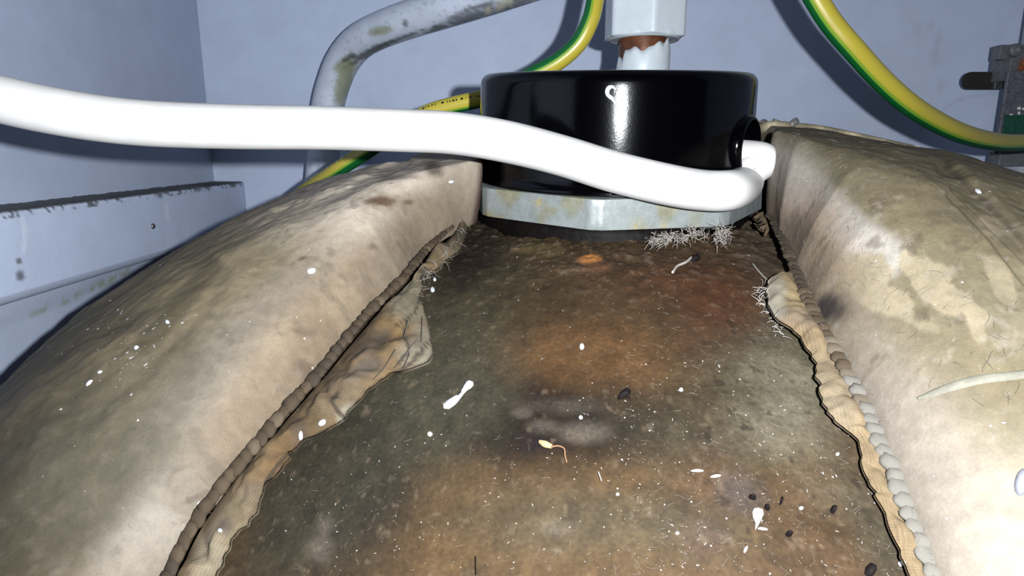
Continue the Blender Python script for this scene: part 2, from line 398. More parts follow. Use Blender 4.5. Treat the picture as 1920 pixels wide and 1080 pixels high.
cyl = thing('hot_water_cylinder', 'grimy brown copper dome of the hot water cylinder, bare between two jacket panels', 'water cylinder', loc=(AX[0], AX[1], -Z0))
def build_dome():
    fr = np.radians(np.concatenate([np.linspace(-150, -35, 860), np.linspace(-35, 210, 180)[1:-1]]))   # dense where it is bare
    rho = np.concatenate([np.linspace(0.001, .03, 10), np.linspace(.031, .194, 360), CA*np.sin(np.linspace(math.asin(.194/CA), math.pi/2, 14))[1:]])
    R, A = np.meshgrid(rho, fr, indexing='ij')
    V = np.stack([AX[0]+R*np.cos(A), AX[1]+R*np.sin(A), prof_z(R)], -1).reshape(-1, 3)
    nb = len(fr)
    zs = np.array([-.2, -.5, -.8, -Z0+.002, -Z0])
    side = np.array([[(AX[0]+CA*math.cos(a), AX[1]+CA*math.sin(a), z) for a in fr] for z in zs]).reshape(-1, 3)
    n1, n2, n3 = fbm(V, 22, 31, 5), fbm(V, 90, 32, 5), fbm(V, 420, 33, 4)
    N = dome_normal(V)
    # slow dents of the beaten sheet and crusty grime round the boss
    nut = np.hypot(V[:, 0]-.0315, V[:, 1]-.207)
    crust = 1-sstep(nut, .046, .078)
    V = V+N*((n1-.5)*.0022+(n2-.5)*.0006+crust*(n3-.5)*.0016+crust*(n2-.5)*.0020)[:, None]
    px, py, d = project(V)
    B = lambda *a, **k: px_blob(px, py, *a, **k)
    C = np.repeat(np.array([[.066, .044, .026]]), len(V), 0)
    C *= (.72+.56*n2)[:, None]
    DK, GR, GP, TAN, RED, OL = (.022, .014, .008), (.053, .056, .046), (.17, .175, .155), (.082, .057, .031), (.075, .034, .018), (.05, .045, .028)
    C = mixc(C, TAN, .75*B(1080, 900, 420, 150, 0, edge=.6, n=n1, na=.5))
    C = mixc(C, TAN, .8*B(1000, 1040, 500, 100, 0, edge=.5, n=n1, na=.5))
    C = mixc(C, (.12, .07, .034), .7*B(1110, 680, 190, 60, 0, edge=.7, n=n1, na=.5))
    C = mixc(C, np.array(DK)*.45, .95*B(1000, 790, 380, 65, 4, edge=.8, n=n1, na=.7))
    C = mixc(C, DK, .7*B(730, 880, 70, 260, 18, edge=.8, n=n1, na=.5))
    C = mixc(C, np.array(GR)*.55, .9*B(600, 900, 130, 230, 30, edge=.6, n=n1, na=.6))
    C = mixc(C, GR, .9*B(830, 640, 110, 190, 15, edge=.7, n=n1, na=.6))
    C = mixc(C, OL, .6*B(900, 520, 120, 90, 0, edge=.7, n=n1, na=.6))
    C = mixc(C, GR, .8*B(1440, 720, 150, 170, -20, edge=.7, n=n1, na=.6))
    C = mixc(C, GP, .75*B(1490, 740, 70, 130, -28, edge=.9, n=n2, na=.8))
    C = mixc(C, GP, .55*B(1440, 810, 60, 45, 10, edge=.9, n=n2, na=.8))
    C = mixc(C, GR, .55*B(1300, 830, 130, 60, 20, edge=.9, n=n1, na=.8))
    C = mixc(C, GR, .75*B(1650, 1000, 60, 170, -25, edge=.7, n=n1, na=.6))
    C = mixc(C, (.07, .07, .066), .75*B(1420, 480, 50, 60, 0, edge=.6, n=n2, na=.5))
    C = mixc(C, RED, .75*B(1290, 520, 130, 60, 12, edge=.7, n=n2, na=.7))
    C = mixc(C, RED, .7*B(1360, 560, 80, 80, 0, edge=.8, n=n2, na=.7))
    C = mixc(C, RED, .45*B(1330, 950, 60, 110, 0, edge=.9, n=n1, na=.6))
    C = mixc(C, (.085, .045, .04), .7*B(1318, 1010, 42, 32, 0, edge=.3, n=n2, na=.25))
    C = mixc(C, (.075, .07, .085), .6*B(1385, 925, 40, 30, 30, edge=.8, n=n2, na=.5))
    C = mixc(C, GR, .5*B(1070, 975, 150, 45, 0, edge=.9, n=n1, na=.7))
    C = mixc(C, GR, .6*B(1330, 985, 110, 70, 0, edge=.9, n=n1, na=.7))
    for (x, y, rx, ry, s) in ((1020, 800, 26, 12, .5), (1095, 812, 40, 18, .55), (980, 775, 14, 8, .5), (1060, 760, 60, 14, .3), (1040, 990, 30, 14, .35), (600, 1030, 22, 22, .6), (610, 985, 16, 20, .5)):
        C = mixc(C, (.13, .125, .125), s*B(x, y, rx, ry, 0, edge=.8, n=n2, na=.6))
    # crust under the nut
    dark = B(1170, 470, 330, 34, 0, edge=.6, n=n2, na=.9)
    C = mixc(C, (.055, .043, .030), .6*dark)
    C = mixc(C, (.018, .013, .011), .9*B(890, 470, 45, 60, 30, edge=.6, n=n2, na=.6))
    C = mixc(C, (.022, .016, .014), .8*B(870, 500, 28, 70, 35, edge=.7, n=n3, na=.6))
    C = mixc(C, (.11, .095, .045), .75*B(1010, 468, 36, 14, 5, edge=.7, n=n3, na=.9))
    C = mixc(C, (.55, .26, .10), .95*B(1104, 486, 20, 7, -4, edge=.5, n=n3, na=.5))
    C = mixc(C, (.20, .11, .07), .6*B(1118, 502, 26, 9, -4, edge=.7, n=n3, na=.6))
    C = mixc(C, (.15, .13, .12), crust*sstep(n3, .62, .72)*.6)
    C = mixc(C, (.010, .008, .007), sstep(n3, .66, .74)*sstep(n1, .45, .6)*.6)
    C = mixc(C, (.16, .14, .12), sstep(fbm(V, 700, 51, 2), .70, .80)*.35)
    C *= (.62+.76*n3)[:, None]
    C *= np.array([.31, .262, .200])*1.0
    Vs = np.vstack([V, side]); nr = len(rho)+len(zs)
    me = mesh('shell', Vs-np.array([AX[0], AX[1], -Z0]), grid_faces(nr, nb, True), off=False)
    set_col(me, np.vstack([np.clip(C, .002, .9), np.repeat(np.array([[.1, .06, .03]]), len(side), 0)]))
    o = link('shell', me, M_copper, cyl)
    return Vs, grid_faces(nr, nb, True)
domeV, domeF = build_dome()
BV = {'dome': BVHTree.FromPolygons(domeV.tolist(), domeF.tolist())}

# ------------------------------------------------------------------ jacket panels
NX = np.array([.0315, .207])          # middle of the heater boss
SEAM_L = [(893, 372), (862, 420), (800, 482), (760, 532), (700, 592), (650, 652), (600, 715), (550, 770), (500, 830), (450, 890), (410, 940), (370, 1000), (340, 1060), (322, 1110), (300, 1180), (284, 1260)]
SEAM_R = [(1420, 372), (1438, 410), (1458, 452), (1482, 512), (1510, 580), (1542, 640), (1575, 700), (1610, 770), (1640, 840), (1665, 900), (1690, 970), (1715, 1030), (1737, 1090), (1762, 1160), (1790, 1240)]
def seam3d(sm, off=.0022): return np.array([hit(x, y, off) for x, y in sm])
def psi_r(Vxy, side):
    dx = (Vxy[:, 0]-NX[0])*side; dy = -(Vxy[:, 1]-NX[1])
    return np.arctan2(dx, dy), np.hypot(dx, dy)
def build_panel(side, seam, Tk, psi_end, lumps, paint, nu=400, nv=520):
    s3 = seam3d(seam); ps, rs = psi_r(s3[:, :2], side)
    ps, rs = ps[2:], rs[2:]            # beside the boss the edge runs close round the nut
    ps = np.concatenate([[math.radians(61 if side < 0 else 56)], ps]); rs = np.concatenate([[.0480 if side < 0 else .0485], rs])
    r_in = .0488 if side < 0 else .0490
    sv = np.linspace(0, 1, nv)
    Uu = np.linspace(0, 1, nu)
    V = np.zeros((nu, nv, 3)); H1 = np.zeros((nu, nv)); H2 = np.zeros((nu, nv))
    q = np.linspace(0, 1, nv)**1.35
    for i, u in enumerate(Uu):
        # radius of this row: to the rim, measured per column afterwards
        pass
    # per column: psi from the seam outwards depends on the radius, so march rows
    rim_guess = np.zeros(nv)
    psi_mid = np.linspace(ps[-1], psi_end, nv)
    t = np.sin(Uu*math.pi/2)
    for i in range(nu):
        # fixed-point: radius depends on direction through the rim distance
        psi = np.linspace(0, 1, nv)**1.35
        r = np.full(nv, r_in)
        for _ in range(6):
            pe = np.interp(r, rs, ps)
            pp = pe+(psi_end-pe)*psi
            dx, dy = side*np.sin(pp), -np.cos(pp)
            ox, oy = NX-AX
            b = ox*dx+oy*dy; c = ox*ox+oy*oy-(CA*.9995)**2
            rim = -b+np.sqrt(b*b-c)
            r = r_in+(rim-r_in)*t[i]
        V[i, :, 0] = NX[0]+r*dx; V[i, :, 1] = NX[1]+r*dy
        H1[i] = r*(pp-pe); H2[i] = r-r_in
    V = V.reshape(-1, 3); H1 = H1.ravel(); H2 = H2.ravel()
    V[:, 2] = prof_z(np.hypot(V[:, 0]-AX[0], V[:, 1]-AX[1]))
    N = dome_normal(V)
    rnd = lambda x, w: np.sqrt(np.clip(1-(1-np.clip(x/w, 0, 1))**2, 0, 1))
    n1, n2, n3 = fbm(V, 16, 60+side, 4), fbm(V, 70, 62+side, 4), fbm(V, 330, 64+side, 4)
    w1 = (.0022 if side < 0 else .006)+.047*sstep(H2, -.004, .085)
    h = .0034+Tk*rnd(H1, w1)*rnd(H2+.0005, .0030 if side < 0 else .0035)+(n1-.5)*.007*rnd(H1, .03)+(n2-.5)*.0022*rnd(H1, .02)+(n3-.5)*.00035
    if side < 0: h = h+.0035*sstep(np.hypot(V[:, 0]-AX[0], V[:, 1]-AX[1]), .13, .185)*rnd(H1, .04)
    # first placement, then the dents and creases that show
    rad = np.concatenate([(V[:, :2]-NX)/np.linalg.norm(V[:, :2]-NX, axis=1)[:, None], np.zeros((len(V), 1))], 1)
    Nn = N-rad*((.45 if side < 0 else .30)*(1-sstep(H2, .0, .022)))[:, None]     # the short inner edge stands upright beside the nut
    W = V+Nn*h[:, None]; px, py, d = project(W)
    W = W+N*lumps(px, py, d, n1, n2, W)[:, None]
    px, py, d = project(W)
    C = paint(px, py, d, W, n1, n2, n3, H1, H2)
    # the skirt of the panel down the side of the cylinder
    last = W[-nv:]; out = last.copy()-np.array([AX[0], AX[1], 0]); zs = np.linspace(last[:, 2].mean()-.03, -.93, 12)
    rows = [np.stack([last[:, 0], last[:, 1], np.minimum(last[:, 2]-.01, z)+0*last[:, 2]], 1) for z in zs]
    allV = np.vstack([W]+rows); allC = np.vstack([C]+[C[-nv:]]*len(rows))
    Fc = grid_faces(nu+len(rows), nv)
    if side > 0: Fc = Fc[:, ::-1]
    return allV, Fc, np.clip(allC, .003, .9), s3

def lumps_left(px, py, d, n1, n2, W):
    k = np.zeros(len(px))
    k -= .0026*px_line(px, py, [(352, 938), (380, 926), (420, 905)], 34)
    k -= .0007*px_line(px, py, [(380, 520), (330, 590), (270, 650), (150, 760)], 60)
    k += .0009*px_line(px, py, [(352, 912), (400, 896)], 46)
    k -= .0010*px_line(px, py, [(760, 300), (640, 360), (520, 400)], 14)
    return k
def paint_left_pad(px, py, d, W, n1, n2, n3, H1, H2):
    B = lambda *a, **k: px_blob(px, py, *a, **k)
    BE, GY, OLV, PEACH, BR = np.array([.205, .168, .125]), np.array([.25, .225, .195]), np.array([.066, .056, .036]), np.array([.25, .19, .135]), np.array([.10, .07, .045])
    C = np.repeat(BE[None], len(px), 0)
    C = mixc(C, GY, .8*B(650, 420, 320, 130, -25, edge=.6, n=n1, na=.5))
    C = mixc(C, (.175, .165, .150), .8*B(330, 770, 130, 320, 38, edge=.6, n=n1, na=.4))
    C = mixc(C, PEACH, .6*B(520, 690, 60, 330, 38, edge=.7, n=n1, na=.4))
    # grimy outer flank, with shading painted in: paler above, darker at the low corner
    line = (px*.62+py*.78)   # across the panel
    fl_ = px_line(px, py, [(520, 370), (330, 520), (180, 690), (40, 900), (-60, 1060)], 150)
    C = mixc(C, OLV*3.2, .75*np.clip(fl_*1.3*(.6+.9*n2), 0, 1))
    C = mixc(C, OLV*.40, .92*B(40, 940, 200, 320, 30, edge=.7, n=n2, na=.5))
    C = mixc(C, (.125, .115, .09), .5*B(200, 830, 120, 200, 38, edge=.8, n=n2, na=.8))
    C = mixc(C, OLV*.75, .55*px_line(px, py, [(400, 500), (330, 580), (270, 650)], 26)*(.4+n2))
    C = mixc(C, (.52, .475, .43), .85*B(730, 345, 210, 80, -16, edge=.7, n=n1, na=.4))  # pale top: brightness painted in against the grazing light
    C = mixc(C, (.18, .125, .075), .5*B(800, 400, 70, 40, -35, edge=.8, n=n2, na=.6))
    # stains
    for (x, y, rx, ry, a, c, s) in ((712, 378, 28, 7, 3, (.045, .025, .015), .9), (765, 379, 11, 6, 0, (.04, .025, .018), .85), (740, 378, 60, 16, 0, (.15, .10, .06), .5),
                                    (812, 313, 16, 13, 30, (.07, .055, .045), .8), (575, 695, 22, 8, 70, (.07, .05, .04), .7), (573, 705, 30, 22, 0, (.11, .08, .06), .4),
                                    (572, 622, 26, 9, 10, (.085, .065, .045), .75), (698, 462, 9, 7, 0, (.08, .06, .05), .6), (568, 484, 10, 4, -15, (.06, .045, .035), .7),
                                    (745, 333, 30, 5, 0, (.10, .085, .08), .5), (640, 520, 60, 12, -40, (.20, .17, .12), .4)):
        C = mixc(C, c, s*B(x, y, rx, ry, a, edge=.6, n=n3, na=.9))
    C = mixc(C, (.29, .275, .255), .75*B(290, 1010, 70, 170, 36, edge=.7, n=n1, na=.3))
    C = mixc(C, (.10, .085, .075), .7*px_line(px, py, [(352, 940), (385, 926), (425, 912)], 9))  # shade of the puckered crease, painted as a dark line
    # dirt beside the seam
    C = mixc(C, (.11, .085, .065), .6*(1-sstep(H1, .001, .006))*sstep(n2, .35, .6))
    C = mixc(C, (.09, .08, .065), .45*sstep(n3, .60, .72))
    C = mixc(C, (.20, .18, .155), .14*sstep(fbm(W, 520, 77, 3), .62, .75))
    C *= (.80+.40*n2)[:, None]; C *= (.82+.36*n3)[:, None]
    C *= np.array([.43, .405, .365])
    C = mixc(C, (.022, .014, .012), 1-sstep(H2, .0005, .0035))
    return C
def lumps_right(px, py, d, n1, n2, W):
    k = np.zeros(len(px))
    k -= .0018*px_line(px, py, [(1775, 312), (1840, 372), (1920, 455), (1990, 540)], 22)
    k -= .0008*px_line(px, py, [(1790, 360), (1860, 430), (1930, 520)], 20)
    return k
def paint_right_pad(px, py, d, W, n1, n2, n3, H1, H2):
    B = lambda *a, **k: px_blob(px, py, *a, **k)
    CR, OLV, LIL, BR, KH = np.array([.215, .19, .145]), np.array([.145, .125, .082]), np.array([.42, .40, .40]), np.array([.44, .345, .275]), np.array([.17, .155, .11])  # LIL and BR paled to paint back light lost at grazing angles
    C = np.repeat(CR[None], len(px), 0)
    C = mixc(C, KH, .85*B(1750, 430, 330, 170, 25, edge=.6, n=n1, na=.5))
    C = mixc(C, OLV, .8*B(1760, 400, 260, 100, 22, edge=.6, n=n1, na=.6))
    C = mixc(C, OLV*.85, .8*px_line(px, py, [(1500, 262), (1650, 285), (1800, 320), (1930, 360)], 46))
    C = mixc(C, OLV*.95, .55*B(1800, 640, 160, 70, 35, edge=.8, n=n2, na=.8))
    C = mixc(C, LIL, .75*px_line(px, py, [(1430, 300), (1500, 350), (1600, 440), (1660, 480)], 55)*(.55+.8*n2))
    C = mixc(C, BR, .85*B(1500, 470, 95, 95, 40, edge=.7, n=n2, na=.7))
    C = mixc(C, BR*.9, .75*B(1480, 430, 50, 70, 20, edge=.7, n=n2, na=.6))
    C = mixc(C, LIL, .6*B(1470, 330, 70, 50, 30, edge=.8, n=n2, na=.6))
    C = mixc(C, (.15, .12, .09), .5*B(1560, 560, 80, 70, 30, edge=.8, n=n2, na=.7))
    # pale bare patches where the cover is rubbed and painted
    CRM = np.array([.30, .262, .195])
    for (x, y, rx, ry, a, s) in ((1625, 510, 40, 40, 20, .9), (1650, 555, 70, 26, 25, .9), (1710, 500, 18, 40, -25, .9), (1760, 540, 32, 42, -25, .95), (1800, 575, 60, 24, 40, .85), (1740, 510, 16, 30, -20, .8),
                                 (1830, 610, 14, 40, -20, .7), (1700, 590, 60, 14, 25, .6), (1880, 530, 20, 50, -30, .55), (1860, 425, 30, 22, 30, .45)):
        m = B(x, y, rx, ry, a, edge=.14, n=n3, na=.75)
        C = mixc(C, CRM, s*m)
    C = mixc(C, (.285, .255, .225), .75*B(1640, 760, 110, 170, -25, edge=.7, n=n1, na=.4))
    C = mixc(C, (.275, .25, .215), .8*B(1820, 960, 200, 150, 0, edge=.6, n=n1, na=.4))
    C = mixc(C, OLV*1.0, .6*B(1840, 730, 120, 90, 0, edge=.8, n=n2, na=.9))
    C = mixc(C, (.075, .06, .05), .8*px_line(px, py, [(1775, 312), (1840, 372), (1920, 455)], 9)*(.5+n2))  # crease shade painted along the groove
    C = mixc(C, (.24, .215, .21), .5*(1-sstep(H1, .002, .010))*sstep(py, 620, 760))
    C = mixc(C, (.17, .13, .10), .5*(1-sstep(H1, .001, .006))*(1-sstep(py, 520, 640))*sstep(n2, .3, .55))
    C = mixc(C, (.075, .06, .045), .55*sstep(n3, .60, .70)*(1-.75*sstep(py, 600, 800)))
    C = mixc(C, (.30, .28, .26), .35*sstep(fbm(W, 520, 79, 3), .62, .75))
    C *= (.82+.36*n2)[:, None]; C *= (.82+.36*n3)[:, None]
    C *= np.array([.40, .378, .335])
    for (x, y, rx, ry, c, q) in ((1500, 445, 34, 26, (.15, .115, .085), .6), (1478, 425, 26, 30, (.13, .10, .075), .6), (1530, 510, 30, 24, (.16, .125, .09), .5), (1575, 575, 34, 22, (.14, .11, .085), .6), (1530, 600, 22, 26, (.09, .07, .058), .7), (1553, 577, 26, 20, (.030, .024, .022), .95)):
        C = mixc(C, np.array(c)*.42, q*B(x, y, rx, ry, 20, edge=.75, n=n3, na=.8))
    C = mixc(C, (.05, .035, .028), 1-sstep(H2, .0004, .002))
    return C

panel_l = thing('jacket_panel', 'beige insulating jacket panel with a grimy olive flank, lying against the battened wall', 'insulation jacket', 'insulating jacket panels', loc=(AX[0]-.2, AX[1], -.93))
panel_r = thing('jacket_panel', 'cream and khaki insulating jacket panel with flaking pale patches, beside the cable loop', 'insulation jacket', 'insulating jacket panels', loc=(AX[0]+.2, AX[1], -.93))
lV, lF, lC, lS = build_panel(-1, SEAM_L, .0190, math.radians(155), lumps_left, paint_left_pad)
rV, rF, rC, rS = build_panel(+1, SEAM_R, .0250, math.radians(147), lumps_right, paint_right_pad)
BV['left'] = BVHTree.FromPolygons(lV.tolist(), lF.tolist()); BV['right'] = BVHTree.FromPolygons(rV.tolist(), rF.tolist())
def under(parent, me):   # move a mesh given in scene coordinates into its thing's own frame
    me.transform(Matrix.Translation(-parent.location)); return me
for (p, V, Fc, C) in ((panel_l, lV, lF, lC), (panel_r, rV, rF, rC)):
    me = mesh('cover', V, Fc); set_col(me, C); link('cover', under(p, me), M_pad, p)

def cast(px, py, which=('dome', 'left', 'right')):
    r = Vector(ray(px, py)); r.normalize(); best = None
    for k in which:
        h = BV[k].ray_cast(Vector((0, 0, 0)), r)
        if h[0] is not None and (best is None or h[3] < best[2]): best = (np.array(h[0]), np.array(h[1]), h[3], k)
    if best is None:
        p = hit(px, py); return p, dome_normal(p[None])[0], float(np.linalg.norm(p)), 'dome'
    return best

# seam: overlocked coils, one by one
def polyline_sample(pts, step):
    pts = catmull(pts, 400); L = np.concatenate([[0], np.cumsum(np.linalg.norm(np.diff(pts, axis=0), axis=1))])
    s = np.arange(0, L[-1], step); return np.stack([np.interp(s, L, pts[:, i]) for i in range(3)], 1), s/L[-1]
def coil_mesh(name, colr):
    bm = bmesh.new(); bmesh.ops.create_icosphere(bm, subdivisions=2, radius=1)
    for v in bm.verts:
        f = 1+.16*math.cos(v.co.y*5); v.co.x *= f; v.co.z *= f
        v.co.x += .35*v.co.y*abs(v.co.y)
    me = bpy.data.meshes.new(name); bm.to_mesh(me); bm.free()
    me.polygons.foreach_set('use_smooth', np.ones(len(me.polygons), bool))
    set_col(me, np.repeat(np.array(colr)[None], len(me.vertices), 0)); return me
coil_cols = {'a': (.026, .0175, .0098), 'b': (.033, .0225, .0128), 'c': (.020, .014, .0085), 'd': (.072, .066, .056), 'e': (.060, .047, .032), 'f': (.046, .033, .020)}
coil_me = {k: coil_mesh('seam_coil', c) for k, c in coil_cols.items()}
for m_ in coil_me.values(): m_.materials.append(M_coil)
def seam(parent, pts2d, side, start):
    s3 = np.array([hit(x, y, .0042) for x, y in pts2d]); q, f = polyline_sample(s3[start:], .00205)
    tan = np.gradient(q, axis=0); tan /= np.linalg.norm(tan, axis=1)[:, None]; N = dome_normal(q)
    ppx, ppy, dd = project(q)
    for i in range(len(q)):
        if ppy[i] > 1250: break
        t, n = Vector(tan[i]), Vector(N[i]); b = n.cross(t).normalized(); n = t.cross(b)
        r = random.random()
        if side < 0: k = 'a' if r < .5 else 'b' if r < .75 else 'c' if r < .9 else 'f'
        else: k = 'cabed'[int(min(4, max(0, (ppy[i]-430)/75+random.uniform(-.8, .8))))]
        o = bpy.data.objects.new('seam_coil', coil_me[k]); COL.objects.link(o); o.parent = parent
        g = .72+.28*min(1, max(0, (ppy[i]-420)/200))
        sl = (.00150 if side < 0 else .00185)*random.uniform(.8, 1.15); sw = (.0021 if side < 0 else .0018)*g*random.uniform(.8, 1.15); sh = .0011*g*random.uniform(.65, 1.15)
        bq = b*((.0004 if side < 0 else .0013)*(1 if (b.x*side) > 0 else -1)); q[i] = q[i]+np.array(bq)+N[i]*(.0006 if side > 0 else .0013)
        M = Matrix(((t.x, b.x, n.x, q[i][0]), (t.y, b.y, n.y, q[i][1]), (t.z, b.z, n.z, q[i][2]), (0, 0, 0, 1)))
        M = M @ Matrix.Rotation(random.uniform(-.35, .35)+(.65*side), 4, 'Z') @ Matrix.Diagonal((sl, sw, sh, 1))
        o.matrix_local = Matrix.Translation(Vector((0, 0, Z0))-parent.location) @ M
seam(panel_l, SEAM_L, -1, 1); seam(panel_r, SEAM_R, 1, 1)

# hessian hem flaps
def flap(name, parent, inner, outer, paint, wav, seed, n=220, m=26, lift=.0016):
    I = catmull(np.array(inner, float), n); O = catmull(np.array(outer, float), n)
    V = []; UVs = []; rg = np.random.default_rng(seed)
    jag = np.interp(np.linspace(0, 1, n), np.linspace(0, 1, 70), rg.normal(0, 3.2, 70))
    L = 0; prev = None
    for i in range(n):
        for j in range(m):
            w_ = j/(m-1); x = I[i, 0]*(1-w_)+(O[i, 0]+jag[i])*w_; y = I[i, 1]*(1-w_)+(O[i, 1]+jag[i]*.5)*w_
            p = hit(x, y, .0024); V.append(p)
    V = np.array(V); G = V.reshape(n, m, 3); N = dome_normal(V)
    du = np.concatenate([[0], np.cumsum(np.linalg.norm(np.diff(G[:, m//2], axis=0), axis=1))])
    dv = np.concatenate([np.zeros((n, 1)), np.cumsum(np.linalg.norm(np.diff(G, axis=1), axis=2), axis=1)], 1)
    jj = np.tile(np.linspace(0, 1, m), n); ii = np.repeat(np.linspace(0, 1, n), m)
    nn = fbm(V, 110, seed, 4); n2 = fbm(V, 420, seed+3, 3); n0 = fbm(V, 45, seed+9, 2)
    hgt = lift*.25+lift*.35*(1-jj)+wav*np.clip(nn-.42, 0, 1)*np.sin(np.pi*np.clip(jj, 0, 1))**.6*1.6+np.abs(np.sin(ii*26+n0*9))*wav*.28*np.sin(np.pi*jj)
    V = V+N*(hgt+.0004)[:, None]
    px, py, d = project(V)
    C = paint(px, py, nn, n2, jj)
    # thickness: a second skin just below
    V2 = V-N*.0005; k = n*m
    Fc = grid_faces(n, m); Fb = Fc[:, ::-1]+k
    e = [[(i*m+m-1), (i+1)*m+m-1, (i+1)*m+m-1+k, i*m+m-1+k] for i in range(n-1)]
    e += [[j, j+1, j+1+k, j+k] for j in range(m-1)]+[[(n-1)*m+j+1, (n-1)*m+j, (n-1)*m+j+k, (n-1)*m+j+1+k] for j in range(m-1)]
    Fa = np.vstack([Fc, Fb, np.array(e)])
    me = mesh(name, np.vstack([V, V2]), Fa); set_col(me, np.clip(np.vstack([C, C*.5]), .003, .9))
    uv = np.stack([np.repeat(du, m)*100, dv.ravel()*100], 1); uv = np.vstack([uv, uv])
    lay = me.uv_layers.new(name='UV'); lay.data.foreach_set('uv', uv[Fa.ravel()].astype(np.float32).ravel())
    o = link(name, under(parent, me), M_cloth, parent)
    return V, Fc
def paint_fl(px, py, nn, n2, jj):
    B = lambda *a, **k: px_blob(px, py, *a, **k)
    C = np.repeat(np.array([[.135, .088, .043]]), len(px), 0)
    C = mixc(C, (.22, .185, .125), .9*B(770, 560, 50, 45, -40, edge=.5, n=n2, na=.5))
    C = mixc(C, (.235, .20, .145), .9*B(790, 650, 40, 55, 0, edge=.5, n=n2, na=.4))
    C = mixc(C, (.20, .125, .05), .8*B(725, 620, 50, 26, 0, edge=.5, n=n2, na=.5))
    C = mixc(C, (.075, .062, .055), .7*B(690, 645, 42, 18, -30, edge=.7, n=n2, na=.7))
    C = mixc(C, (.075, .062, .055), .75*B(675, 695, 40, 14, -20, edge=.7, n=n2, na=.7))
    C = mixc(C, (.13, .10, .065), .6*B(640, 745, 60, 40, -30, edge=.8, n=n2, na=.7))
    C = mixc(C, (.24, .21, .155), .9*B(655, 785, 26, 24, -35, edge=.4, n=n2, na=.3))
    C = mixc(C, (.045, .04, .042), .85*B(562, 815, 16, 24, -10, edge=.5, n=n2, na=.5))
    C = mixc(C, (.15, .085, .035), .6*B(535, 850, 70, 22, -48, edge=.8, n=n2, na=.7))
    C = mixc(C, (.085, .065, .05), .7*B(470, 925, 22, 22, 0, edge=.6, n=n2, na=.6))
    C = mixc(C, (.215, .165, .10), .85*B(430, 1000, 50, 90, 30, edge=.6, n=n2, na=.4))
    C = mixc(C, (.24, .20, .14), .7*B(390, 1050, 30, 60, 20, edge=.6, n=n2, na=.4))
    C = mixc(C, (.08, .065, .05), .7*B(423, 990, 12, 18, 0, edge=.6, n=n2, na=.6))
    C = mixc(C, (.10, .08, .05), .7*B(850, 440, 40, 60, 40, edge=.7, n=n2, na=.8))
    for p, w_ in (([(766, 598), (757, 628), (768, 655), (748, 682)], 4), ([(790, 556), (776, 588), (742, 612)], 4), ([(632, 738), (622, 752), (634, 772), (652, 790)], 6), ([(806, 640), (770, 682), (735, 704)], 5), ([(640, 800), (600, 812), (566, 836)], 5), ([(540, 850), (515, 880), (498, 905)], 6)):
        C = mixc(C, (.030, .022, .015), .8*px_line(px, py, p, w_))
    C = mixc(C, (.085, .055, .028), .75*(1-sstep(jj, .05, .45))*sstep(nn, .25, .5))
    return .33*C*(.60+.8*nn)[:, None]*(.75+.5*n2)[:, None]
FL_IN = [(872, 405), (835, 452), (800, 486), (760, 536), (715, 580), (680, 620), (650, 656), (620, 694), (590, 728), (560, 764), (530, 798), (500, 834), (470, 870), (440, 905), (410, 945), (380, 990), (352, 1045), (325, 1110), (306, 1180), (290, 1255)]
FL_OUT = [(890, 412), (862, 470), (832, 500), (797, 520), (790, 560), (806, 612), (808, 680), (748, 702), (706, 728), (664, 768), (640, 800), (560, 838), (545, 868), (505, 915), (478, 975), (445, 1010), (415, 1060), (400, 1120), (384, 1190), (362, 1255)]
flV, flF = flap('hem_flap', panel_l, [(x+9, y+5) for x, y in FL_IN], FL_OUT, paint_fl, .0042, 5)
def paint_fr(px, py, nn, n2, jj):
    B = lambda *a, **k: px_blob(px, py, *a, **k)
    C = np.repeat(np.array([[.165, .118, .066]]), len(px), 0)
    C = mixc(C, (.22, .165, .085), .8*B(1490, 560, 45, 30, 20, edge=.6, n=n2, na=.5))
    C = mixc(C, (.12, .09, .065), .7*B(1490, 592, 45, 16, 15, edge=.7, n=n2, na=.6))
    C = mixc(C, (.21, .19, .15), .8*B(1450, 560, 22, 40, 0, edge=.5, n=n2, na=.6))
    C = mixc(C, (.19, .15, .10), .7*B(1560, 750, 40, 80, -25, edge=.7, n=n2, na=.4))
    return .46*C*(.72+.55*nn)[:, None]*(.75+.5*n2)[:, None]
FR_IN = [(1490, 530), (1502, 560), (1516, 590), (1532, 622), (1548, 655), (1565, 688), (1582, 720), (1600, 755), (1618, 795), (1632, 828), (1646, 862), (1660, 900), (1676, 940), (1692, 985), (1708, 1022), (1724, 1066), (1742, 1120), (1766, 1180), (1790, 1240)]
FR_OUT = [(1440, 535), (1436, 565), (1452, 600), (1482, 622), (1506, 652), (1526, 686), (1531, 722), (1541, 760), (1563, 792), (1590, 815), (1608, 835), (1612, 870), (1630, 915), (1648, 950), (1668, 1000), (1690, 1055), (1718, 1120), (1744, 1180), (1772, 1240)]
frV, frF = flap('hem_flap', panel_r, FR_IN, FR_OUT, paint_fr, .0034, 9)
# small torn triangle of flap under the nut's far corner
flap('torn_hem', panel_r, [(1428, 405), (1436, 425), (1440, 440)], [(1415, 415), (1420, 430), (1434, 444)], paint_fr, .0004, 15, n=20, m=8)
BV['flap_l'] = BVHTree.FromPolygons(flV.tolist(), flF.tolist()); BV['flap_r'] = BVHTree.FromPolygons(frV.tolist(), frF.tolist())
ALL = ('dome', 'left', 'right', 'flap_l', 'flap_r')

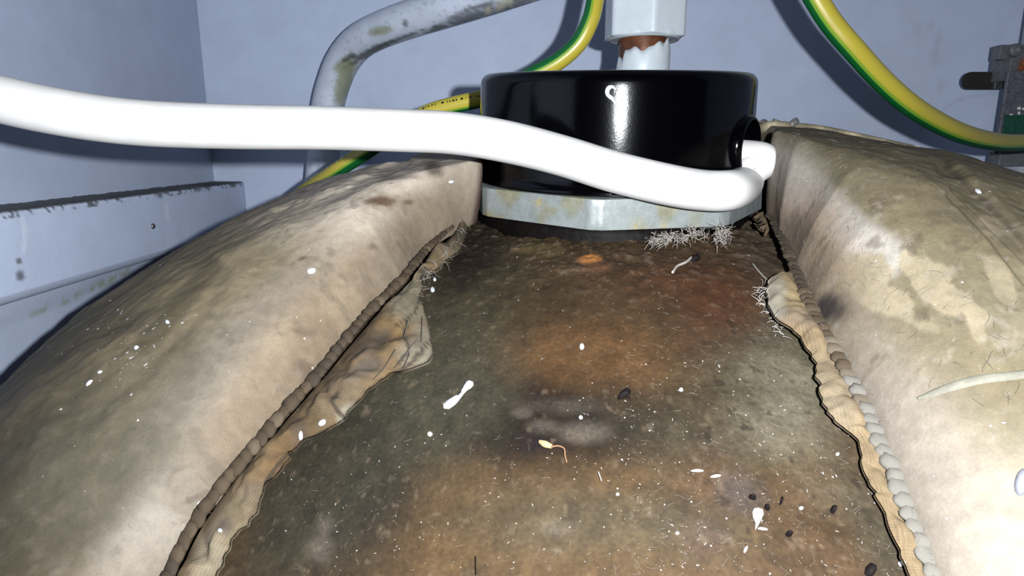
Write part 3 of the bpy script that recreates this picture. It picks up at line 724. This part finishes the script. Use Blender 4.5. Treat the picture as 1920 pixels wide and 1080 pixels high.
# thin strands built as 3-sided hairs, many in one mesh
def hairs(name, parent, curves, rad, m, kind='stuff', label=None):
    V, Fc = [], []
    for c in curves:
        c = np.array(c); k = len(c); b0 = len(V)
        tn = np.gradient(c, axis=0); tn /= np.linalg.norm(tn, axis=1)[:, None]+1e-9
        a = np.cross(tn, [.31, .2, .93]); a /= np.linalg.norm(a, axis=1)[:, None]+1e-9; b = np.cross(tn, a)
        for i in range(k):
            rr = rad*(1-.55*i/(k-1))
            for j in range(3):
                an = j*2.0944; V.append(c[i]+rr*(math.cos(an)*a[i]+math.sin(an)*b[i]))
        for i in range(k-1):
            for j in range(3):
                Fc.append([b0+i*3+j, b0+i*3+(j+1) % 3, b0+(i+1)*3+(j+1) % 3, b0+(i+1)*3+j])
    me = mesh(name, V, np.array(Fc)); return link(name, under(parent, me) if parent else me, m, parent, kind=kind, label=label)
def scatter_hairs(n, region, which, length, lift, up=0.2):
    out = []
    for _ in range(n):
        x, y = region(); h = cast(x, y, which)
        if h is None: continue
        p, nr = h[0], h[1]
        if nr @ p > 0: nr = -nr
        a = np.cross(nr, RNG.normal(size=3)); a /= np.linalg.norm(a)+1e-9; b = np.cross(nr, a); l = length*random.uniform(.4, 1.3); cv = random.uniform(-.6, .6)
        out.append([p+nr*(lift+up*l*math.sin(t*2.6))+a*l*t+b*l*cv*t*t for t in (0, .33, .66, 1)])
    return out
def U(x0, x1, y0, y1): return lambda: (random.uniform(x0, x1), random.uniform(y0, y1))
def along(pts, sx):
    pts = np.array(pts)
    def f():
        i = random.randrange(len(pts)-1); t = random.random(); p = pts[i]*(1-t)+pts[i+1]*t
        return p[0]+random.gauss(0, sx), p[1]+random.gauss(0, sx)
    return f
# ------------------------------------------------------------------ immersion heater
TILT = math.radians(4.6)
heat = thing('immersion_heater', 'black round capped immersion heater on a dull eight-sided nut', 'immersion heater', loc=(.0315, .207, -.0170), rot=(TILT, 0, 0))
NR = .0468
def zinc_col(V):
    n, n2 = fbm(V, 120, 91, 4), fbm(V, 500, 92, 3); C = np.repeat(np.array([[.13, .142, .14]]), len(V), 0)
    C = mixc(C, (.125, .115, .062), .75*sstep(n, .50, .66)); C = mixc(C, (.18, .13, .03), .8*sstep(n2, .70, .78)*sstep(n, .45, .6))
    return C*(.85+.3*n2)[:, None]
nut = nutprism('octagonal_nut', NR, 0, .0083, math.radians(-103), .0006, 8)
bm = bmesh.new(); bm.from_mesh(nut); bmesh.ops.subdivide_edges(bm, edges=bm.edges[:], cuts=3, use_grid_fill=True); bm.to_mesh(nut); bm.free()
vv = np.array([v.co[:] for v in nut.vertices]); set_col(nut, zinc_col(vv)); link('octagonal_nut', nut, M_zinc, heat, label='dull zinc eight-sided nut with yellow stains')
link('boss_ring', lathe('boss_ring', [(.030, -.011), (.0430, -.011), (.0434, -.006), (.0422, -.0045), (.0427, -.002), (.0417, .0004), (.030, .0004)], 128), M_ring, heat, label='dark brown sealing ring under the nut')
# cap: shell with a cable hole
HA = math.radians(-38)               # direction of the hole: towards the lens and to the side
HZ = .0195
def cap_mesh():
    prof = [(.0427, .0083), (.0429, .0088), (.0426, .0096), (.0420, .0104)]+[(.0420-.0010*t, .0104+.0258*t) for t in np.linspace(.05, 1, 26)]
    z1, r1 = prof[-1][1], prof[-1][0]
    prof += [(r1-.003*(1-math.cos(a)), z1+.003*math.sin(a)) for a in np.linspace(.2, math.pi/2, 8)]+[(.028, z1+.0031), (.0, z1+.0032)]
    seg = 256; prof = np.array(prof); a = np.linspace(0, 2*np.pi, seg, endpoint=False)
    V = np.stack([prof[:, 0][:, None]*np.cos(a), prof[:, 0][:, None]*np.sin(a), np.repeat(prof[:, 1][:, None], seg, 1)], -1).reshape(-1, 3)
    Fc = grid_faces(len(prof), seg, True)
    d = np.array([math.cos(HA), math.sin(HA), 0]); c = V[Fc].mean(1); rel = c-np.array([0, 0, HZ]); al = rel@d
    dist = np.linalg.norm(rel-al[:, None]*d, axis=1); Fc = Fc[~((dist < .0071) & (al > 0))]
    return mesh('cap', V, Fc, off=False), d
capm, HD = cap_mesh()
cap = link('cap', capm, M_capb, heat, label='glossy black round plastic cap')
def local_tube(name, prof, m, parent, label=None, seg=48):   # lathe about the axis of the cable hole
    me = lathe(name, prof, seg); q = Vector(HD).to_track_quat('Z', 'Y').to_matrix().to_4x4()
    me.transform(Matrix.Translation((0, 0, HZ)) @ q)
    return link(name, me, m, parent, label=label)
local_tube('cable_collar', [(.0066, .026), (.0066, .0418), (.0069, .0427), (.0075, .0431), (.0082, .0427), (.0086, .0415), (.0090, .0390), (.0096, .035)], M_capb, cap, 'raised black rim round the cable hole')
# painted white squiggle on the cap front
def on_cap(px, py, rr=.0424):
    r = ray(px, py); o = np.array([.0315, .207, -.0170]); a = (r[0]**2+r[1]**2); b = -(r[0]*o[0]+r[1]*o[1]); c = o[0]**2+o[1]**2-rr**2
    return r*((-b-math.sqrt(b*b-a*c))/a)
def to_local(Pw):
    R = np.array(Matrix.Rotation(TILT, 3, 'X')); return (np.array(Pw)-np.array([.0315, .207, -.0170]))@R
def cap_line(pts, w, name, label):
    L = to_local(np.array([on_cap(x, y) for x, y in pts])); rr = np.hypot(L[:, 0], L[:, 1]); tgt = .0420-.0010*np.clip((L[:, 2]-.0104)/.0258, 0, 1)-.0001
    L[:, :2] *= (tgt/rr)[:, None]
    me = tube(name, L, w, n=60, seg=8, off=False); return link(name, me, M_splash, cap, label=label)
cap_line([(1154, 168), (1149, 163), (1142, 165), (1139, 172), (1141, 179), (1147, 184), (1151, 190), (1153, 197)], [.0002, .0004, .0006, .0006, .0005, .0005, .0003, .0001], 'paint_mark', 'white paint squiggle on the black cap')
# tufts of fibre hanging under the nut
def tuft(cx, cy, wx, wy, n, name):
    cur = []
    for _ in range(n):
        x, y = random.gauss(cx, wx), random.gauss(cy, wy); p = P(x, y, .1585+random.uniform(-.0015, .0025)); d = RNG.normal(size=3)*np.array([.0009, .0005, .0007]); e = RNG.normal(size=3)*.0006
        cur.append([p+d*t+e*t*t for t in (0, .3, .6, 1)])
    for c in cur:
        for i in range(4): c[i] = to_local(c[i])
    me_o = hairs(name, None, cur, .00010, M_fibre, label='tuft of pale jointing fibre')
    me_o.data.transform(Matrix.Translation((0, 0, -Z0))); me_o.parent = heat; return me_o
tuft(1255, 446, 20, 5, 150, 'fibre_tuft'); tuft(1300, 438, 13, 5, 80, 'fibre_tuft'); tuft(1354, 442, 7, 8, 130, 'fibre_tuft'); tuft(1228, 452, 8, 3, 50, 'fibre_tuft')

# ------------------------------------------------------------------ white flex
Hc = np.array([.0315, .207, -.0170])+np.array(Matrix.Rotation(TILT, 3, 'X'))@(np.array([0, 0, HZ-.0022])+HD*.030)
Ho = np.array([.0315, .207, -.0170])+np.array(Matrix.Rotation(TILT, 3, 'X'))@(np.array([0, 0, HZ-.0028])+HD*.0460)
flexp = [(XL+.001, .072, .115), P(-190, 120, .135), P(-90, 160, .134), P(0, 186, .134), P(100, 208, .136), P(200, 224, .139), P(300, 233, .142), P(450, 238, .146), P(600, 240, .150), P(750, 245, .153), P(850, 250, .1535), P(950, 266, .1540), on_cap(1050, 291, .0492), on_cap(1150, 322, .0492), on_cap(1250, 346, .0500), on_cap(1318, 357, .0505), on_cap(1368, 357, .0520), P(1393, 347, .1735), P(1405, 322, .1750), Ho, Hc]
fx = tube('power_flex', flexp, [.0050]*(len(flexp)-3)+[.0046, .0043, .0042], n=420, seg=40)
tag(link('power_flex', fx, M_white), 'thick white flex crossing in front and looping into the black cap', 'cable')

# ------------------------------------------------------------------ earth wires
e1 = [P(1150, -230, .245), P(1128, -70, .238), P(1116, 0, .237), P(1106, 40, .237), P(1085, 80, .239), P(1048, 114, .242), P(1000, 140, .245), P(950, 164, .248), P(905, 184, .250), P(850, 197, .252), P(800, 213, .254), P(740, 248, .257), P(680, 288, .262), P(620, 327, .272), P(560, 367, .300), P(505, 412, .335), P(450, 500, .36)]
tw = [-170]*6+[-168, -110, -38, -25, -10, 0, 4, 5, 5, 5, 5]
tag(link('earth_wire', tube('earth_wire', e1, .0033, n=260, seg=28, twist=tw), M_earthp), 'green and yellow earth wire curving behind the black cap and down over the grimy panel', 'wire', 'earth wires')
e2 = [P(1440, -190, .222), P(1500, -60, .226), P(1528, -5, .228), P(1560, 45, .230), P(1600, 92, .232), P(1650, 147, .237), P(1700, 192, .243), P(1750, 225, .252), P(1800, 249, .263), P(1850, 263, .278), P(1900, 268, .295), P(1960, 262, .31), P(2040, 235, .345)]
tag(link('earth_wire', tube('earth_wire', e2, .0039, n=220, seg=28, twist=[-163]*len(e2)), M_earth), 'green and yellow earth wire hanging in front of the back wall towards the clamp', 'wire', 'earth wires')

# ------------------------------------------------------------------ white riser pipe behind the heater
pc = P(1207, 70, .2655); PX, PY = pc[0], pc[1]
riser = thing('riser_pipe', 'white painted copper pipe rising from the dome behind the black cap', 'pipe', loc=(PX, PY, -.018))
bz = -.018
link('pipe', lathe('pipe', [(.0100, -.003), (.0102, .0), (.0102, .50), (.0100, .5), (0, .5)], 64), M_cpipe, riser, label='bare brown copper between paint and nut')
link('foot_flange', lathe('foot_flange', [(.0104, .009), (.0150, .009), (.0155, .006), (.0155, -.004), (.0104, -.004)], 48), M_zinc if False else M_cpipe, riser)
def paint_sleeve():
    seg = 120; ztop = []
    topv = {k: 0 for k in range(seg)}
    V = []; n = 30
    for k in range(seg):
        a = 2*math.pi*k/seg; s = math.cos(a)     # +1 towards image right
        pyt = 84-12*s+4*math.sin(3*a)+3*math.sin(7*a+1)+2*math.sin(13*a)+(10 if s < -.85 else 0)
        z = (-SP+(540-pyt)/F*CP)*.2555-bz
        ztop.append(z)
    for i in range(n):
        t = i/(n-1)
        for k in range(seg):
            a = 2*math.pi*k/seg; r = .0111+(-.0006*max(0, (t-.93)/.07))
            V.append((r*math.cos(a), r*math.sin(a), .0+t*ztop[k]))
    for k in range(seg):
        a = 2*math.pi*k/seg; V.append((.0100*math.cos(a), .0100*math.sin(a), ztop[k]))
    me = mesh('paint_coat', V, grid_faces(n+1, seg, True), off=False); return link('paint_coat', me, M_wpaint, riser, label='glossy white paint with a ragged upper edge')
paint_sleeve()
zn = (-SP+(540-62)/F*CP)*.2505-bz
hn = nutprism('hex_nut', .0172, zn, zn+.040, math.radians(-88), .0012)
bmod = link('hex_nut', hn, M_wpaint, riser, label='white painted compression nut')
link('nut_skirt', lathe('nut_skirt', [(.0103, zn+.002), (.0128, zn+.0002), (.0142, zn-.0006), (.0152, zn+.0006), (.0150, zn+.002)], 64), M_wpaint, riser)
link('fitting_body', lathe('fitting_body', [(.0100, zn+.039), (.0135, zn+.039), (.0135, zn+.075), (.0100, zn+.075)], 48), M_wpaint, riser)

# ------------------------------------------------------------------ grey pipe in the back corner
gp = [P(562, 640, .437), P(575, 520, .436), P(596, 400, .435), P(606, 300, .434), P(614, 205, .432), P(628, 150, .427), P(645, 112, .420), P(672, 80, .410), P(710, 58, .398), P(770, 35, .384), P(850, 10, .371), P(940, -18, .36), P(1060, -58, .348), P(1180, -98, .338)]
gm = tube('bent_pipe', gp, .0107, n=300, seg=48)
def grey_paint(me):
    V = np.array([v.co[:] for v in me.vertices])-np.array([0, 0, Z0]); px, py, d = project(V); n, n2 = fbm(V, 120, 41, 4), fbm(V, 420, 42, 4)
    C = np.repeat(np.array([[.46, .50, .58]]), len(V), 0)*(.86+.28*n)[:, None]
    und = np.clip(1-px_line(px, py, [(585, 200), (610, 130), (640, 70), (700, 25), (760, 0), (900, -60)], 78)*1.0, 0, 1)
    B = lambda *a, **k: px_blob(px, py, *a, **k)
    for (x, y, rx, ry, a) in ((713, 58, 22, 9, -15), (645, 150, 14, 50, 12), (648, 122, 22, 12, -20)):
        C = mixc(C, (.22, .235, .14), .85*B(x, y, rx, ry, a, edge=.4, n=n2, na=.5))
    for (x, y, rx, ry, a) in ((880, 32, 50, 10, -16), (960, 8, 50, 10, -16), (820, 52, 22, 5, -16), (735, 78, 60, 4, -20), (690, 100, 40, 6, -28), (655, 108, 16, 5, -30), (760, 43, 5, 8, 0), (900, 12, 30, 6, -16)):
        C = mixc(C, (.06, .065, .07), .8*B(x, y, rx, ry, a, edge=.5, n=n2, na=.9))
    for (x, y, rx, ry, a) in ((940, 10, 8, 16, 40), (915, 20, 6, 9, 20), (955, 3, 6, 14, -30)):
        C = mixc(C, (.36, .36, .28), .8*B(x, y, rx, ry, a, edge=.3, n=n2, na=.4))
    C = mixc(C, (.10, .10, .11), .35*sstep(n2, .62, .72))
    set_col(me, np.clip(C, .01, .9))
grey_paint(gm)
tag(link('bent_pipe', gm, M_gpaint), 'grey painted pipe bending over in the corner, paint stained and chipped', 'pipe')

# ------------------------------------------------------------------ pipe and earth clamp by the right edge
kx, ky = .345, .441
rp = tube('back_pipe', [(kx, ky, z) for z in np.linspace(-.14, .6, 12)], .0110, n=60, seg=40)
set_col(rp, np.repeat(np.array([[.27, .30, .35]]), len(rp.vertices), 0))
tag(link('back_pipe', rp, M_gpaint), 'grey painted pipe standing against the back wall, held by the earth clamp', 'pipe')
clamp = thing('earth_clamp', 'earth clamp with dark bar and printed metal tag on the pipe at the back', 'clamp', loc=(kx, ky, 0))
def cbox(name, px0, py0, px1, py1, d0, d1, m, bev=.0006, label=None, parent=clamp):
    a, b = P(px0, py1, d0), P(px1, py0, d0)
    y0 = (a[1]+b[1])/2; me = box(name, (a[0], y0, a[2]), (b[0], y0+(d1-d0), b[2]), bev)
    return link(name, me.copy() if False else under(parent, me), m, parent, label=label)
cbox('screw_bracket', 1875, 84, 1968, 111, .416, .424, M_grey, label='dark grey bracket bar with a screw')
cbox('clamp_body', 1893, 108, 1965, 150, .414, .432, M_grey)
tagp = cbox('tag_plate', 1879, 134, 1964, 288, .410, .4125, M_tag, label='metal tag with worn white print and a green field')
gr = cbox('green_field', 1880, 216, 1963, 284, .4092, .4099, M_taggreen, bev=.0001, parent=clamp)
gr.parent = tagp
cbox('lower_band', 1874, 284, 1966, 312, .414, .424, M_grey)
# flat dark bar with a rounded end
def rounded_bar():
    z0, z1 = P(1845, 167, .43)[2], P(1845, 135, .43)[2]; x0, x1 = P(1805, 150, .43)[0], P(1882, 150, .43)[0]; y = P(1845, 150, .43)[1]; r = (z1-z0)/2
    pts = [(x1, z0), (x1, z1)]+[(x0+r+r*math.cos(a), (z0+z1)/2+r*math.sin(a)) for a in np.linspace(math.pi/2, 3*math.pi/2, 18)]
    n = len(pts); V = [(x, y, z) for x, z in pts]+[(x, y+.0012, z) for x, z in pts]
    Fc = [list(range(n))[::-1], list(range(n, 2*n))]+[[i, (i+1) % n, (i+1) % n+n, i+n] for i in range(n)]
    me = mesh('rounded_bar', V, Fc, smooth=False); link('rounded_bar', under(clamp, me), M_bar, clamp, label='dark flat bar with a rounded tip')
    me = box('strap_fold', (P(1864, 150, .43)[0], y-.0014, z0), (x1+.001, y+.0018, z1), .0005); link('strap_fold', under(clamp, me), M_steel, clamp)
rounded_bar()
def screw(px, py, d, r):
    p = P(px, py, d); me = lathe('clamp_screw', [(0, .0016), (r*.45, .0015), (r*.9, .0009), (r, 0), (r, -.004), (0, -.004)], 24)
    o = link('clamp_screw', me, M_grey, clamp); o.matrix_local = Matrix.Translation(Vector((p[0], p[1], p[2]+Z0))-clamp.location) @ Matrix.Rotation(math.pi/2, 4, 'X')
    s = link('screw_slot', box('screw_slot', (-r*.35, -r*.25, .0012), (r*.35, r*.25, .0018), .0002, off=False), M_screwhead, o, label='bright worn screw slot')
screw(1905, 94, .414, .0042); screw(1903, 152, .4085, .0040)
cur = []
for _ in range(40):
    p = P(random.uniform(1909, 1926), random.uniform(108, 132), .4125); d = np.array([.0065, 0, -.004])+RNG.normal(size=3)*.0012; cur.append([p, p+d*.4+[0, -.0006, .0003], p+d*.7, p+d])
hairs('copper_strands', clamp, cur, .00028, M_strand, label='bundle of bare copper strands')
# worn print on the tag: only fragments can be made out
for (x, y, wd, ht) in ((1895, 175, 4, 2), (1893, 181, 5, 2), (1895, 189, 6, 5), (1885, 190, 3, 3), (1910, 172, 7, 3), (1911, 178, 8, 3), (1910, 184, 7, 3), (1911, 190, 8, 3), (1911, 203, 6, 5), (1911, 212, 4, 5), (1919, 204, 4, 4), (1896, 216, 6, 5), (1914, 232, 4, 5), (1918, 226, 4, 3)):
    cbox('print_mark', x-wd/2, y-ht/2, x+wd/2, y+ht/2, .4088, .4091, M_print, bev=0).parent = tagp

# ------------------------------------------------------------------ back hem and wire ends of the cream panel
def back_hem():
    pts = []
    for (x, y) in ((1424, 268), (1450, 264), (1490, 262), (1540, 263), (1600, 268), (1660, 276), (1720, 285)):
        yy = y
        h = None
        yy = y-30
        while h is None and yy < y+70:
            q = Vector(ray(x, yy)); q.normalize(); g = BV['right'].ray_cast(Vector((0, 0, 0)), q); yy += 1
            if g[0] is not None: h = (np.array(g[0]),)
        if h is not None: pts.append(h[0]+np.array([0, 0, -.0006]))
    r = [.0016, .0018, .0018, .0017, .0015, .0012, .0008][:len(pts)]
    me = tube('back_hem', pts, r, n=90, seg=16)
    V = np.array([v.co[:] for v in me.vertices]); n = fbm(V, 300, 71, 4)
    set_col(me, np.repeat(np.array([[.15, .127, .085]]), len(V), 0)*(.5+.9*n)[:, None])
    link('back_hem', under(panel_r, me), M_coil, panel_r, label='pale rolled hem along the far edge')
    return pts
hem = back_hem()
for (pts, rr) in (([(1424, 252), (1432, 246), (1433, 236), (1427, 238)], .0011), ([(1424, 258), (1440, 250), (1449, 243), (1456, 230)], .0011), ([(1462, 252), (1478, 246), (1488, 236), (1495, 232)], .0011)):
    yy = 225; g = (None,)
    while g[0] is None and yy < 340:
        q = Vector(ray(pts[0][0]+8, yy)); q.normalize(); g = BV['right'].ray_cast(Vector((0, 0, 0)), q); yy += 1
    dd = g[0][1]*CP-g[0][2]*SP if g[0] is not None else .25; me = tube('tie_wire', [P(x, y-6, dd-.001*i) for i, (x, y) in enumerate(pts)][::1], rr, n=30, seg=12)
    link('tie_wire', under(panel_r, me), M_steel, panel_r, label='bent steel wire end')
# raised pale strip across the cream panel
def strip():
    base = [(1722, 748), (1750, 738), (1780, 727), (1815, 717), (1850, 710), (1890, 706), (1930, 701), (1980, 698)]
    V = []; m = 7; n = 90; bl = catmull(base, n)
    wd = np.interp(np.linspace(0, 1, n), [0, .15, .4, 1], [3, 7, 9, 8])
    ok = []
    for i in range(n):
        t = bl[min(i+1, n-1)]-bl[max(i-1, 0)]; nn = np.array([-t[1], t[0]])/np.hypot(*t)
        for j in range(m):
            s = (j/(m-1)-.5)*2; x, y = bl[i]+nn*wd[i]*s; h = cast(x, y, ('right',))
            p, nr = (h[0], h[1]) if h else (V[-1], np.array([0, 0, 1.]))
            if nr@p > 0: nr = -nr
            V.append(p+nr*(.0001+.0003*math.sqrt(max(0, 1-s*s))))
    me = mesh('tape_strip', V, grid_faces(n, m)); set_col(me, np.repeat(np.array([[.078, .073, .058]]), len(V), 0)*(.8+.4*fbm(np.array(V), 300, 12))[:, None])
    link('tape_strip', under(panel_r, me), M_pad, panel_r, label='pale raised strip stuck across the cover')
strip()

# ------------------------------------------------------------------ paint splashes, lint and debris
def blob_mesh(name, pts, which=ALL, h=.00035):
    """a raised drop: outline in measured points laid on the surface below"""
    pts = np.array(pts, float); c = pts.mean(0); n = len(pts); rings = [(1, .00003), (.9, h*.6), (.6, h), (.25, h*1.1)]
    V = []
    for k, up in rings:
        for p in pts:
            x, y = c+(p-c)*k; hh = cast(x, y, which)
            nr = hh[1] if hh[1]@hh[0] < 0 else -hh[1]; V.append(hh[0]+nr*up)
    hh = cast(c[0], c[1], which); nr = hh[1] if hh[1]@hh[0] < 0 else -hh[1]; V.append(hh[0]+nr*h*1.1)
    Fc = [[i*n+j, i*n+(j+1) % n, (i+1)*n+(j+1) % n, (i+1)*n+j] for i in range(3) for j in range(n)]+[[3*n+j, 3*n+(j+1) % n, 4*n] for j in range(n)]
    return mesh(name, V, Fc), hh[3]
def ell(cx, cy, rx, ry, ang=0, n=18, jit=.08):
    a = math.radians(ang); return [(cx+r*(rx*math.cos(t)*math.cos(a)-ry*math.sin(t)*math.sin(a)), cy+r*(rx*math.cos(t)*math.sin(a)+ry*math.sin(t)*math.cos(a))) for t in np.linspace(0, 2*math.pi, n, endpoint=False) for r in (1+random.uniform(-jit, jit),)]
OWN = {'dome': cyl, 'left': panel_l, 'right': panel_r, 'flap_l': panel_l, 'flap_r': panel_r}
def splash(pts, m=M_splash, name='paint_splash', h=.00035, label=None):
    me, w_ = blob_mesh(name, pts, h=h); p = OWN[w_]; return link(name, under(p, me), m, p, label=label)
splash([(832, 766), (831, 757), (839, 752), (848, 750), (856, 752), (862, 742), (868, 735), (874, 730), (872, 724), (873, 716), (880, 713), (887, 716), (888, 722), (883, 728), (876, 732), (870, 738), (864, 746), (858, 754), (852, 760), (842, 767)][::-1], label='white splash of two drops joined by a thread')
splash([(1411, 960), (1414, 953), (1422, 952), (1430, 955), (1432, 964), (1427, 975), (1421, 986), (1416, 994), (1417, 982), (1412, 970)], label='white tear-shaped paint drop')
splash(ell(584, 508, 8, 5.5, -15)); splash(ell(1691, 1056, 7, 6)); splash(ell(806, 814, 5, 4.5), M_cream); splash(ell(1089, 783, 4, 3.5)); splash(ell(1277, 731, 4, 3.5))
splash(ell(1091, 650, 4.5, 6)); splash(ell(846, 341, 5, 3)); splash(ell(1834, 359, 7, 3.5, 25)); splash(ell(604, 793, 8, 5, -35)); splash(ell(564, 817, 4, 9, 0)); splash(ell(413, 995, 4, 3.5))
splash(ell(811, 543, 4, 5)); splash(ell(815, 524, 3, 3.5)); splash(ell(314, 604, 4, 3.5)); splash(ell(256, 652, 5, 3, -30)); splash(ell(168, 718, 8, 2.5, -45)); splash(ell(188, 698, 5, 2, -30))
splash(ell(1270, 1003-3, 4, 3)); splash(ell(1502, 953, 4, 3.5)); splash(ell(1570, 852, 3.5, 3)); splash(ell(1308, 883, 12, 2.2, 0)); splash(ell(1342, 893, 10, 2.5, -8)); splash(ell(1158, 920+7, 4, 3), M_cream)
splash(ell(1398, 1030, 3, 7, 25)); splash(ell(1430, 992, 10, 2.5, 8), M_cream)
splash(ell(1916, 905, 14, 26, 10, jit=.04), M_spot, 'paint_spot', .0008, 'lilac white blot of paint')
splash(ell(416, 918, 14, 5.5, -8, jit=.12), M_cream, 'thread_knot', .0012, 'pale flattened stitch at the puckered seam')
# flakes and splinters that lie loose
G = 'dark flakes lying on the dome'
def loose(name, pts, m, label, cat, group=None, h=.0012, which=('dome',)):
    me, _ = blob_mesh(name, pts, which, h); o = tag(link(name, me, m), label, cat, group); return o
loose('dark_flake', [(1158, 750), (1163, 741), (1170, 735), (1178, 731), (1183, 735), (1180, 743), (1182, 751), (1176, 746), (1170, 748)], M_dark, 'curled dark flake in the middle of the bare dome', 'flake', G)
loose('dark_flake', ell(1561, 957, 5, 7), M_dark, 'small round black crumb near the pale seam', 'flake', G)
loose('dark_flake', [(1620, 1076), (1622, 1064), (1630, 1056), (1638, 1060), (1641, 1070), (1636, 1080), (1628, 1084)], M_dark, 'large black flake at the bottom by the pale seam', 'flake', G)
loose('dark_flake', [(1460, 948), (1464, 934), (1467, 940), (1465, 946)], M_dark, 'thin upright black sliver above the white tear-shaped drop', 'flake', G)
loose('dark_flake', ell(1437, 954, 6, 3, 40), M_dark, 'black speck just beside the top of the tear-shaped drop', 'flake', G)
loose('dark_flake', ell(1478, 1003, 6, 4, 20), M_dark, 'ragged dark crumb below and beside the tear-shaped drop', 'flake', G)
loose('dark_flake', ell(1410, 935, 7, 2.5, 15), M_dark, 'flat dark sliver above the tear-shaped drop', 'flake', G)
loose('dark_flake', ell(1304, 487, 9, 4, -15), M_dark, 'dark crumb among grime under the nut', 'flake', G)
def stick(pts, r, m, label, name='splinter', lift=.0006):
    P3 = []
    for x, y in pts:
        h = cast(x, y, ('dome',)); nr = h[1] if h[1]@h[0] < 0 else -h[1]; P3.append(h[0]+nr*lift)
    return tag(link(name, tube(name, P3, r, n=24, seg=8), m), label, 'splinter', 'splinters lying on the dome')
stick([(1012, 831), (1022, 836), (1035, 841)], [.0003, .0006, .0004], M_straw, 'pale flat wood splinter at the middle of the dome')
stick([(1034, 842), (1046, 840), (1058, 845), (1060, 858), (1063, 870)], .00014, mat('brown stalk', (.10, .05, .02), rough=.8), 'thin brown kinked stalk touching the wood splinter')
stick([(1261, 515), (1270, 503), (1285, 496), (1296, 487)], .00032, M_fibre, 'pale curled fibre strand under the nut')
stick([(1122, 888), (1128, 905)], .00012, M_lintp, 'straight pale hair below the wood splinter')
stick([(893, 1046), (894, 1080)], .00006, M_dark, 'straight dark hair at the bottom of the dome')
stick([(1410, 498), (1424, 515), (1438, 530)], .00016, M_lintp, 'pale straight thread beside the frayed hem')

def flakes(name, parent, n, region, which, r0, m, label):
    V, Fc = [], []
    for _ in range(n):
        x, y = region(); h = cast(x, y, ALL)
        if h is None or h[3] not in which: continue
        nr = h[1] if h[1]@h[0] < 0 else -h[1]; a = np.cross(nr, RNG.normal(size=3)); a /= np.linalg.norm(a); b = np.cross(nr, a); r = r0*random.choice([.45, .5, .6, .7, 1, 1.5])*h[2]/.15; e = random.choice([1, 1, .6, .35]); k0 = len(V)
        for j in range(6):
            t = j*math.pi/3; V.append(h[0]+nr*.00002+r*(a*math.cos(t)/max(e, .5)+b*e*math.sin(t)))
        V.append(h[0]+nr*r*.5); Fc += [[k0+j, k0+(j+1) % 6, k0+6] for j in range(6)]
    me = mesh(name, V, np.array(Fc)); return link(name, under(parent, me), m, parent, kind='stuff', label=label)
flakes('dust_flakes', cyl, 800, U(520, 1740, 460, 1080), ('dome',), .00011, M_spark, 'white dust flakes')
flakes('dust_grit', cyl, 260, U(1150, 1740, 640, 1080), ('dome',), .00014, M_spark, 'pale grit')
flakes('dust_flakes', panel_l, 90, U(60, 880, 300, 1000), ('left',), .00017, M_spark, 'white dust flakes')
flakes('dust_grit', panel_l, 70, lambda: (random.gauss(250, 50), random.gauss(630, 45)), ('left',), .00022, M_spark, 'bright grit on the grimy flank')
flakes('dust_flakes', panel_r, 70, U(1440, 1920, 300, 1060), ('right',), .00016, M_spark, 'white dust flakes')
hairs('lint', panel_r, scatter_hairs(150, U(1440, 1920, 300, 760), ('right',), .0017, .00006, .06), .000035, M_lintd, label='dark lint')
hairs('lint', panel_r, scatter_hairs(420, along([(1440, 290), (1560, 320), (1500, 400), (1560, 470), (1640, 500)], 50), ('right',), .0018, .00006, .08), .000028, M_lintp, label='pale lint')
hairs('lint', panel_l, scatter_hairs(110, U(80, 860, 310, 1000), ('left',), .0013, .00006, .06), .000035, M_lintd, label='dark lint')
hairs('lint', cyl, scatter_hairs(420, U(1180, 1700, 480, 1080), ('dome',), .0014, .00004, .05), .00002, M_lintp, label='pale lint')
hairs('lint', cyl, scatter_hairs(140, U(480, 1200, 560, 1080), ('dome',), .0012, .00004, .05), .00002, M_lintp, label='pale lint')
hairs('seam_fuzz', panel_l, scatter_hairs(420, along([(x-9, y-5) for x, y in SEAM_L[2:14]], 5), ALL, .0014, .0002, .3), .00004, mat('brown fuzz', (.10, .075, .055), rough=.9), label='brown fuzz along the seam')
hairs('seam_fuzz', panel_r, scatter_hairs(420, along([(x+14, y-4) for x, y in SEAM_R[2:13]], 5), ALL, .0014, .0002, .3), .00004, M_lintp, label='pale fuzz along the seam')
hairs('frayed_threads', panel_r, scatter_hairs(80, along([(1438, 540), (1428, 556), (1424, 570), (1450, 600), (1465, 630)], 5), ('dome', 'flap_r'), .0019, .0005, .2), .00012, M_fibre, label='frayed pale threads at the torn end')
hairs('frayed_threads', panel_l, scatter_hairs(80, along([(870, 425), (835, 490), (800, 520), (790, 560)], 6), ('dome', 'flap_l'), .0024, .0004, .2), .00007, M_lintp, label='frayed threads of the hem')
hairs('loose_threads', panel_l, [[cast(x, y, ALL)[0]*.992 for x, y in c] for c in ([(788, 560), (792, 600), (790, 640)], [(766, 600), (758, 630), (768, 665), (756, 690)], [(806, 612), (770, 650), (740, 690)], [(742, 655), (720, 690), (700, 712)])], .00016, M_lintd, label='dark loose threads')
